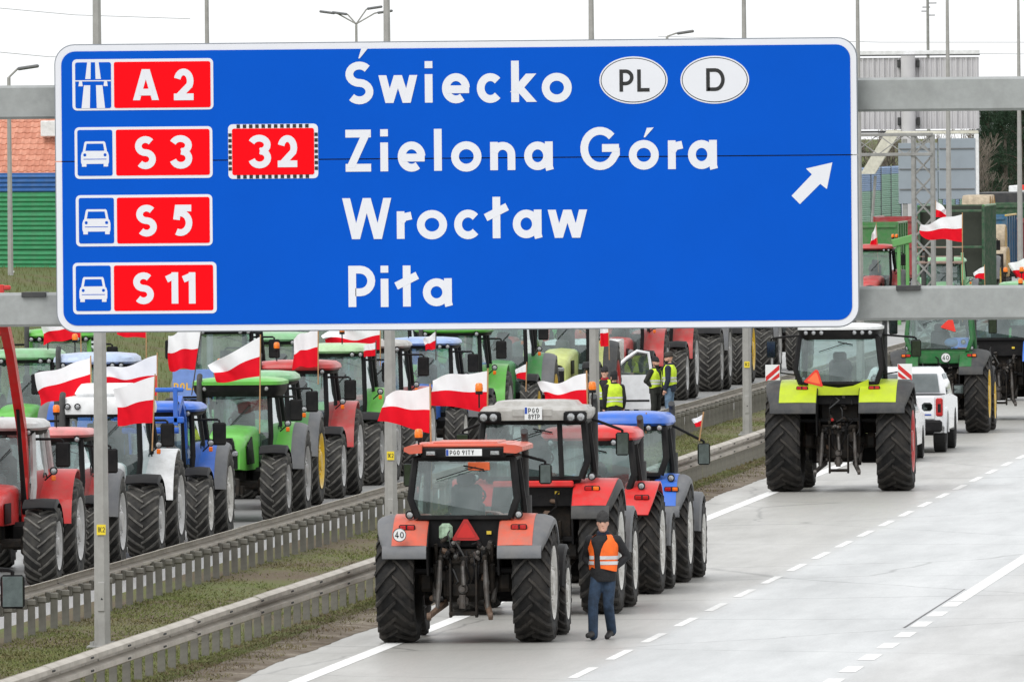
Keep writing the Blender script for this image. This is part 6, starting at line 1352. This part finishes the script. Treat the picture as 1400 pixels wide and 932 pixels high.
# house with tiled roof behind the barrier
M_TILE = mat('clay_tile', (.50, .20, .13), .7, var=.18, scale=3, dirt=(.30, .16, .12), dirt_amt=.4, dirt_scale=1.0)
M_TILE2 = mat('pale_clay_tile', (.56, .25, .17), .7, var=.18, scale=3)
h0 = on_y(-40, 240, 505); h1 = on_y(180, 240, 500)
hs_ = empty('house', (h0.x, 503, 2.6), 0, 'house with a red clay-tiled roof and small roof window behind the green noise barrier', 'house')
W_ = h1.x - h0.x; eave = on_y(40, 243, 503).z - 2.6; slope = R(38)
MB().box((W_ / 2, 4.2, eave / 2 - .1), (W_ - .5, 7.6, eave - .2), .02).build('wall', mat('cream_render', (.62, .56, .45), .85), hs_)
rt_len = 4.9; rise = rt_len * math.sin(slope); run = rt_len * math.cos(slope)
rf = MB().add([(0, 0, eave), (W_, 0, eave), (W_, run, eave + rise), (0, run, eave + rise), (0, 2 * run, eave), (W_, 2 * run, eave)], [(0, 1, 2, 3), (3, 2, 5, 4)]).build('roof', M_TILE, hs_, smooth=0)
tw, tl_ = .29, .35; tb = MB(); pr = [(0, .035), (.05, .055), (.10, .05), (.14, .02), (.20, .012), (.26, .022), (.30, .045)]
tb.loft([[(x, y, z + dz) for x, z in pr] for y, dz in ((-.02, .03), (tl_ + .06, .0))][::-1], caps=False, closed=False); tb.loft([[(x, -.02, z + dz) for x, z in pr] for dz in (.03, -.02)], caps=False, closed=False)
tms = [tb.mesh('roof_tile', m, 60) for m in (M_TILE, M_TILE2)]
cols_n = int(W_ / tw); rows_n = int(rt_len / tl_); cnt = 0
for r in range(rows_n):
    for c in range(cols_n):
        if cnt >= 300 and c * tw > 4.0: continue
        put('roof_tile', rnd.choice(tms), rf, (c * tw + rnd.uniform(-.006, .006), r * tl_ * math.cos(slope), eave + r * tl_ * math.sin(slope) + rnd.uniform(0, .012)), (slope, 0, rnd.uniform(-.01, .01))); cnt += 1
wd = on_y(69, 176, 504.5)
MB().box((wd.x - h0.x, 1.6, wd.z - 2.6), (.75, .5, .62), .03).build('roof_window', M_WHITE, hs_)
# thin lamp mast, marker post, wires, distant lamps
def far_lamp(label, px, py_top, Y, arm, h_extra=0, z0=0, r=.09):
    p = on_y(px, py_top, Y); o = empty('street_lamp', (p.x, Y, z0), 0, label, 'street lamp', 'street lamps beyond the tractors')
    H = p.z - z0; MB().tube([(0, 0, 0), (0, 0, H)], [r * 1.2, r * .7], 8).build('mast', M_POST, o)
    for (dx, dz) in arm:
        MB().tube([(0, 0, H), (dx * .8, 0, H + dz * .9), (dx, 0, H + dz)], .035, 6).build('arm', M_POST, o); MB().box((dx + math.copysign(.3, dx), 0, H + dz + .02), (.75, .28, .12), .04, Matrix.Rotation(R(-8 if dx > 0 else 8), 3, 'Y')).build('lantern', M_GREYPL, o)
far_lamp('slim street lamp with one slanting arm in front of the green noise barrier', 12, 106, 445, [(.38, .32)], z0=1.6)
far_lamp('street lamp with a crown of several lanterns above the sign', 487, 33, 620, [(-1.1, .55), (1.1, .55), (-.5, .5), (.6, .75)])
far_lamp('tall bare mast rising behind the sign between two median lamp masts', 282, -60, 340, [(1.5, .3)], r=.075)
far_lamp('far street lamp whose lantern just clears the top of the sign', 912, 50, 560, [(.5, .15)])
b = on_y(18, 389, 452); o = empty('marker_post', (b.x, 452, b.z), 0, 'red and white striped marker post on the bank below the green barrier', 'marker post')
for k in range(4): MB().box((0, 0, .06 + k * .12), (.09, .04, .118), .004).build('band', M_SIGRED if k % 2 == 0 else M_WHITE, o)
M_WIRE = mat('wire', (.30, .31, .32), .5)
for i, (a, c, Y) in enumerate((((-60, 66), (190, 80), 900), ((-60, 6), (260, 26), 950), ((900, 50), (1500, 58), 1100), ((900, 62), (1500, 75), 1150))):
    A, B = on_y(*a, Y), on_y(*c, Y + 30); md = (A + B) / 2 - Vector((0, 0, .25))
    tag(MB().tube([A, md, B], .022, 5).build('power_line', M_WIRE), ['thin power line just above the beam beside the green barrier', 'faint power line high above the green barrier', 'faint power line above the billboard', 'lower faint power line above the billboard'][i], 'power line')
# billboard seen from behind, on a thick pole
bY = 650; c0, c1 = on_y(1140, 80, bY), on_y(1339, 176, bY)
bb = empty('billboard', (on_y(1243, 200, bY).x, bY, 0), 0, 'large billboard seen from behind on one thick pole beside the blue sign', 'billboard')
M_CLAD = mat('pale_grey_cladding', (.56, .55, .57), .6, var=.1, scale=1.5, dirt=(.3, .29, .28), dirt_amt=.3)
n = 14; bw = (c1.x - c0.x) / n
cm = MB().prism([(0, 0), (.0, .03), (bw * .15, .03), (bw * .22, -.03), (bw * .36, -.03), (bw * .43, .03), (bw * .62, .03), (bw * .69, -.03), (bw * .85, -.03), (bw * .92, .03), (bw * .99, .03), (bw * .99, .06), (0, .06)], c0.z - c1.z, 'z').mesh('cladding_sheet', M_CLAD, 0)
for k in range(n): put('cladding_sheet', cm, bb, (c0.x - bb.location.x + k * bw, 0, (c0.z + c1.z) / 2))
MB().tube([(0, -.42, 0), (0, -.42, c0.z + .1)], .36, 16).build('pole', M_CLAD, bb)
MB().box(((c0.x + c1.x) / 2 - bb.location.x, -.1, c1.z - .12), (c1.x - c0.x, .7, .10), .01).box(((c0.x + c1.x) / 2 - bb.location.x, .02, c0.z + .12), (c1.x - c0.x + .1, .4, .06), .02).build('frame', M_DKGREY, bb)
MB().box(((c0.x + c1.x) / 2 - bb.location.x, .02, c0.z + .26), (c1.x - c0.x + .05, .42, .2), .01).build('top_cap', M_WHITE, bb)
MB().box((on_y(1287, 71, bY).x - bb.location.x, .3, on_y(1287, 71, bY).z), (3.2, .08, .08), .01).build('red_rail', C_DKRED, bb)
for sd in (-1, 1): MB().box((sd * .48, -.12, c0.z - .3), (.16, .2, .4), .02).build('bracket', M_DKGREY, bb); MB().box((sd * .48, -.12, c1.z + .4), (.16, .2, .4), .02).build('bracket', M_DKGREY, bb)
# lattice gantry over the opposite carriageway
gy = 410; g0 = on_y(1249, 300, gy); g1 = on_y(1275, 300, gy); gt = on_y(1262, 184, gy).z
lg = empty('lattice_gantry', (g0.x, gy, 0), 0, 'grey lattice gantry with diagonal bracing standing in the median beyond the sign', 'gantry')
gw = g1.x - g0.x
for x in (0, gw):
    for y in (0, .6): MB().box((x, y, gt / 2), (.12, .12, gt), .01).build('chord', M_GALV, lg)
n = 11
for k in range(n):
    z0_, z1_ = gt * k / n, gt * (k + 1) / n
    for y in (0, .6):
        for (xa, xb) in ((0, gw), (gw, 0)): MB().tube([(xa, y, z0_), (xb, y + .01 * (xa > 0), z1_)], .025, 4).build('brace', M_GALV, lg, smooth=0)
bh = on_y(1262, 184, gy).z - on_y(1262, 211, gy).z; bl = 14.5
for z in (gt, gt - bh):
    for y in (-.05, .65): MB().box((gw - bl / 2, y, z), (bl, .10, .10), .01).build('chord', M_GALV, lg)
n = 17
for k in range(n):
    xa, xb = gw - bl * k / n, gw - bl * (k + 1) / n
    for (za, zb_) in ((gt, gt - bh), (gt - bh, gt)): MB().tube([(xa, -.05 + .01 * (za > zb_), za), (xb, -.05 + .01 * (za > zb_), zb_)], .022, 4).build('brace', M_GALV, lg, smooth=0)
MB().box((gw - bl, .3, gt / 2 + .1), (.3, .5, gt + .2), .02).build('outer_column', M_GALV, lg)
for k in range(8):
    bp_ = MB().tube([(gw * .5 - .3 + k * .0, -.1, gt - .2), (gw * .5 - .3, -.1, gt)], .02, 4)
# grey sign back and white post further on
sY = 600; s0, s1 = on_y(1228, 190, sY), on_y(1334, 272, sY)
sb = empty('sign_back', ((s0.x + s1.x) / 2, sY, 0), 0, 'grey back of a gantry sign made of two panels, beyond the lattice gantry', 'road sign')
hw_ = (s1.x - s0.x) / 2; M_SB = mat('blue_grey_metal', (.27, .31, .35), .5, var=.08, scale=.8)
for x0, x1 in ((-hw_, hw_ * .02), (hw_ * .04, hw_)):
    pnl = MB().box(((x0 + x1) / 2, 0, (s0.z + s1.z) / 2 - (0 if x0 > -hw_ * .5 else .2)), (x1 - x0, .08, s0.z - s1.z), .01).build('panel', M_SB, sb)
    for k in range(3): MB().box(((x0 + x1) / 2, -.06, lerp(s1.z, s0.z, (k + .5) / 3)), (x1 - x0 - .1, .06, .05)).build('stiffener', M_GREYPL, pnl)
MB().box((hw_ + .05, .1, s0.z / 2), (.22, .2, s0.z + .4), .02).build('white_column', M_WHITE, sb); MB().box((hw_ - 2.0, .1, s0.z + .28), (4.3, .16, .14), .02).build('arm', M_CREAM if False else C_CREAM, sb); MB().box((-hw_ + .3, .1, s0.z / 2), (.22, .2, s0.z), .02).build('column', M_GALV, sb)
# pale slanting conveyor behind the lattice
cv = empty('conveyor', (on_y(1185, 230, 640).x, 640, 0), 0, 'pale slanting conveyor behind the lattice gantry and below the billboard', 'conveyor')
a_, b_2 = on_y(1186, 238, 640), on_y(1222, 178, 640)
MB().loft([[(p.x - cv.location.x + dx, dy, p.z) for dx, dy in ((-.35, 0), (.35, 0), (.35, .8), (-.35, .8))] for p in (a_, b_2)]).build('belt_housing', C_CREAM, cv); MB().tube([(0, .4, 0), (.4, .4, 5)], .08, 6).build('leg', M_GALV, cv)
# aerial mast
p_ = on_y(1268, -30, 900); am = empty('aerial_mast', (p_.x, 900, 0), 0, 'thin aerial mast rising far behind the billboard', 'mast')
MB().tube([(0, 0, 0), (0, 0, p_.z)], [.16, .10], 6).build('mast', M_GALV, am)
for k in range(6): MB().box((rnd.uniform(-.35, .35), 0, p_.z - 1.2 - .28 * k), (.7 - .05 * k, .1, .07), .01).build('aerial', M_GREYPL, am)

# ------------------------------------------------------------------ trees
def leaf_mat(name, c):
    m = mat(name, c, .7, var=.45, scale=1.2, spec=.2); return m
M_BARK = mat('bark', (.085, .07, .055), .9, var=.3, scale=6, bump=.8); M_TWIG = mat('grey_twig', (.16, .135, .11), .9, var=.3, scale=4)
M_NEEDLE = leaf_mat('dark_needles', (.020, .042, .022))
def limbs(rg, b, p, d, ln, r, depth, tips, spread=.55, up=.1):
    n = 3; pts = [p]; q = p
    for i in range(n):
        d = (d + Vector((rg.uniform(-.16, .16), rg.uniform(-.16, .16), up * .3))).normalized(); q = q + d * (ln / n); pts.append(q)
    b.tube(pts, [lerp(r, r * .6, i / n) for i in range(n + 1)], 5 if r < .04 else 7, cap=False)
    if depth == 0: tips.append((q, d)); return
    for k in range(3 if depth > 1 else 4):
        a = rg.uniform(0, 6.28); t = d.orthogonal().normalized(); s = d.cross(t)
        nd = (d + (t * math.cos(a) + s * math.sin(a)) * rg.uniform(spread * .6, spread * 1.3) + Vector((0, 0, up))).normalized()
        limbs(rg, b, pts[rg.choice((1, 2, 3, 3))], nd, ln * rg.uniform(.55, .8), r * .55, depth - 1, tips, spread, up)
    tips.append((q, d))
def pine_parts(seed, H):
    rg = random.Random(seed); g = np.random.default_rng(seed); b = MB()
    b.tube([(0, 0, -.3), (.1, 0, H * .4), (0, .1, H * .97)], [.24, .17, .03], 8)
    cl = []
    for k in range(46):
        t = rg.uniform(.12, 1) ** .8; z = H * (.10 + .88 * t); rad = (H * .27) * (1.08 - t) ** .7 * rg.uniform(.35, 1.15); a = rg.uniform(0, 6.28)
        e = Vector((rad * math.cos(a), rad * math.sin(a), z + rg.uniform(-.1, .35)))
        b.tube([(0, 0, z - .5), e * .5 + Vector((0, 0, z * .5 - .2)), e], [.05, .035, .012], 5, cap=False)
        for q in (.45, .75, 1.0): cl.append((Vector((0, 0, z - .3)).lerp(e, q), rg.uniform(.35, .75)))
    n = 95; vs = []; fs = []
    for c, r in cl:
        p = g.normal(0, 1, (n, 3)); p /= np.linalg.norm(p, axis=1)[:, None]; p *= (g.random(n) ** .5)[:, None] * r; p[:, 2] *= .55; p += np.array(c)
        d1 = g.normal(0, 1, (n, 3)); d1 /= np.linalg.norm(d1, axis=1)[:, None]; d2 = g.normal(0, 1, (n, 3)); d2 /= np.linalg.norm(d2, axis=1)[:, None]
        s = g.uniform(.05, .12, n)[:, None]
        for i in range(n):
            o = len(vs); vs += [p[i] - d1[i] * s[i], p[i] + d2[i] * s[i] * .5, p[i] + d1[i] * s[i]]; fs.append((o, o + 1, o + 2))
    cr = MB(); cr.v = [tuple(v) for v in vs]; cr.f = fs; cr.m = [0] * len(fs)
    return b.mesh('trunk', M_BARK, 50), cr.mesh('crown', M_NEEDLE, 0)
def bare_parts(seed, H):
    rg = random.Random(seed); b = MB(); tw = MB(); tips = []
    limbs(rg, b, Vector((0, 0, -.2)), Vector((0, 0, 1)), H * .42, .17, 3, tips, .6, .12)
    t2 = []
    for p, d in tips:
        for k in range(4): limbs(rg, tw, p, (d + Vector((rg.uniform(-.7, .7), rg.uniform(-.7, .7), rg.uniform(-.1, .5)))).normalized(), H * .10, .018, 0, t2, .6, .05)
    return b.mesh('trunk', M_BARK, 50), tw.mesh('twigs', M_TWIG, 50)
pines = [pine_parts(s, 9.5) for s in (11, 12, 13)]; bares = [bare_parts(s, 7.5) for s in (21, 22, 23)]
def tree(kind, px, Y, sc, label, grp, k):
    x = on_y(px, 300, Y).x; o = empty('pine_tree' if kind == 'p' else 'bare_tree', (x, Y, -.05), rnd.uniform(0, 6), label, 'tree', grp); o.scale = (sc, sc, sc * rnd.uniform(.92, 1.08))
    a, c = (pines if kind == 'p' else bares)[k % 3]
    put('trunk', a, o); q = put('crown' if kind == 'p' else 'twigs', c, o); q['kind'] = 'stuff'
for k, (px, Y, sc) in enumerate(((1352, 860, .98), (1362, 880, 1.0), (1374, 850, .92), (1384, 870, .98), (1396, 845, 1.0), (1408, 880, 1.05), (1425, 860, 1.1), (1345, 930, .9), (1369, 940, 1.05), (1390, 930, 1.1), (1450, 880, 1.1))):
    tree('p', px, Y, sc, 'dark evergreen tree in the dense clump behind the bales and lorries', 'evergreens behind the bales', k)
for k, (px, Y, sc) in enumerate(((1192, 760, .95), (1204, 790, 1.0), (1216, 770, .95), (1228, 800, 1.0), (1300, 820, .95), (1312, 800, 1.0), (1323, 830, 1.05), (1336, 810, .9), (1344, 790, .8))):
    tree('b', px, Y, sc, 'leafless tree with grey twigs ' + ('behind the lattice gantry, left of the billboard pole' if False else 'behind the slanting conveyor' if px < 1250 else 'between the grey sign back and the evergreens'), 'leafless trees behind the conveyor' if px < 1250 else 'leafless trees beside the evergreens', k)
for k in range(18):
    px = -60 + k * 72; tree('p' if k % 2 else 'b', px, 980 + 40 * (k % 3), 1.0, 'tree of the distant row along the skyline behind the sign', 'skyline trees', k)
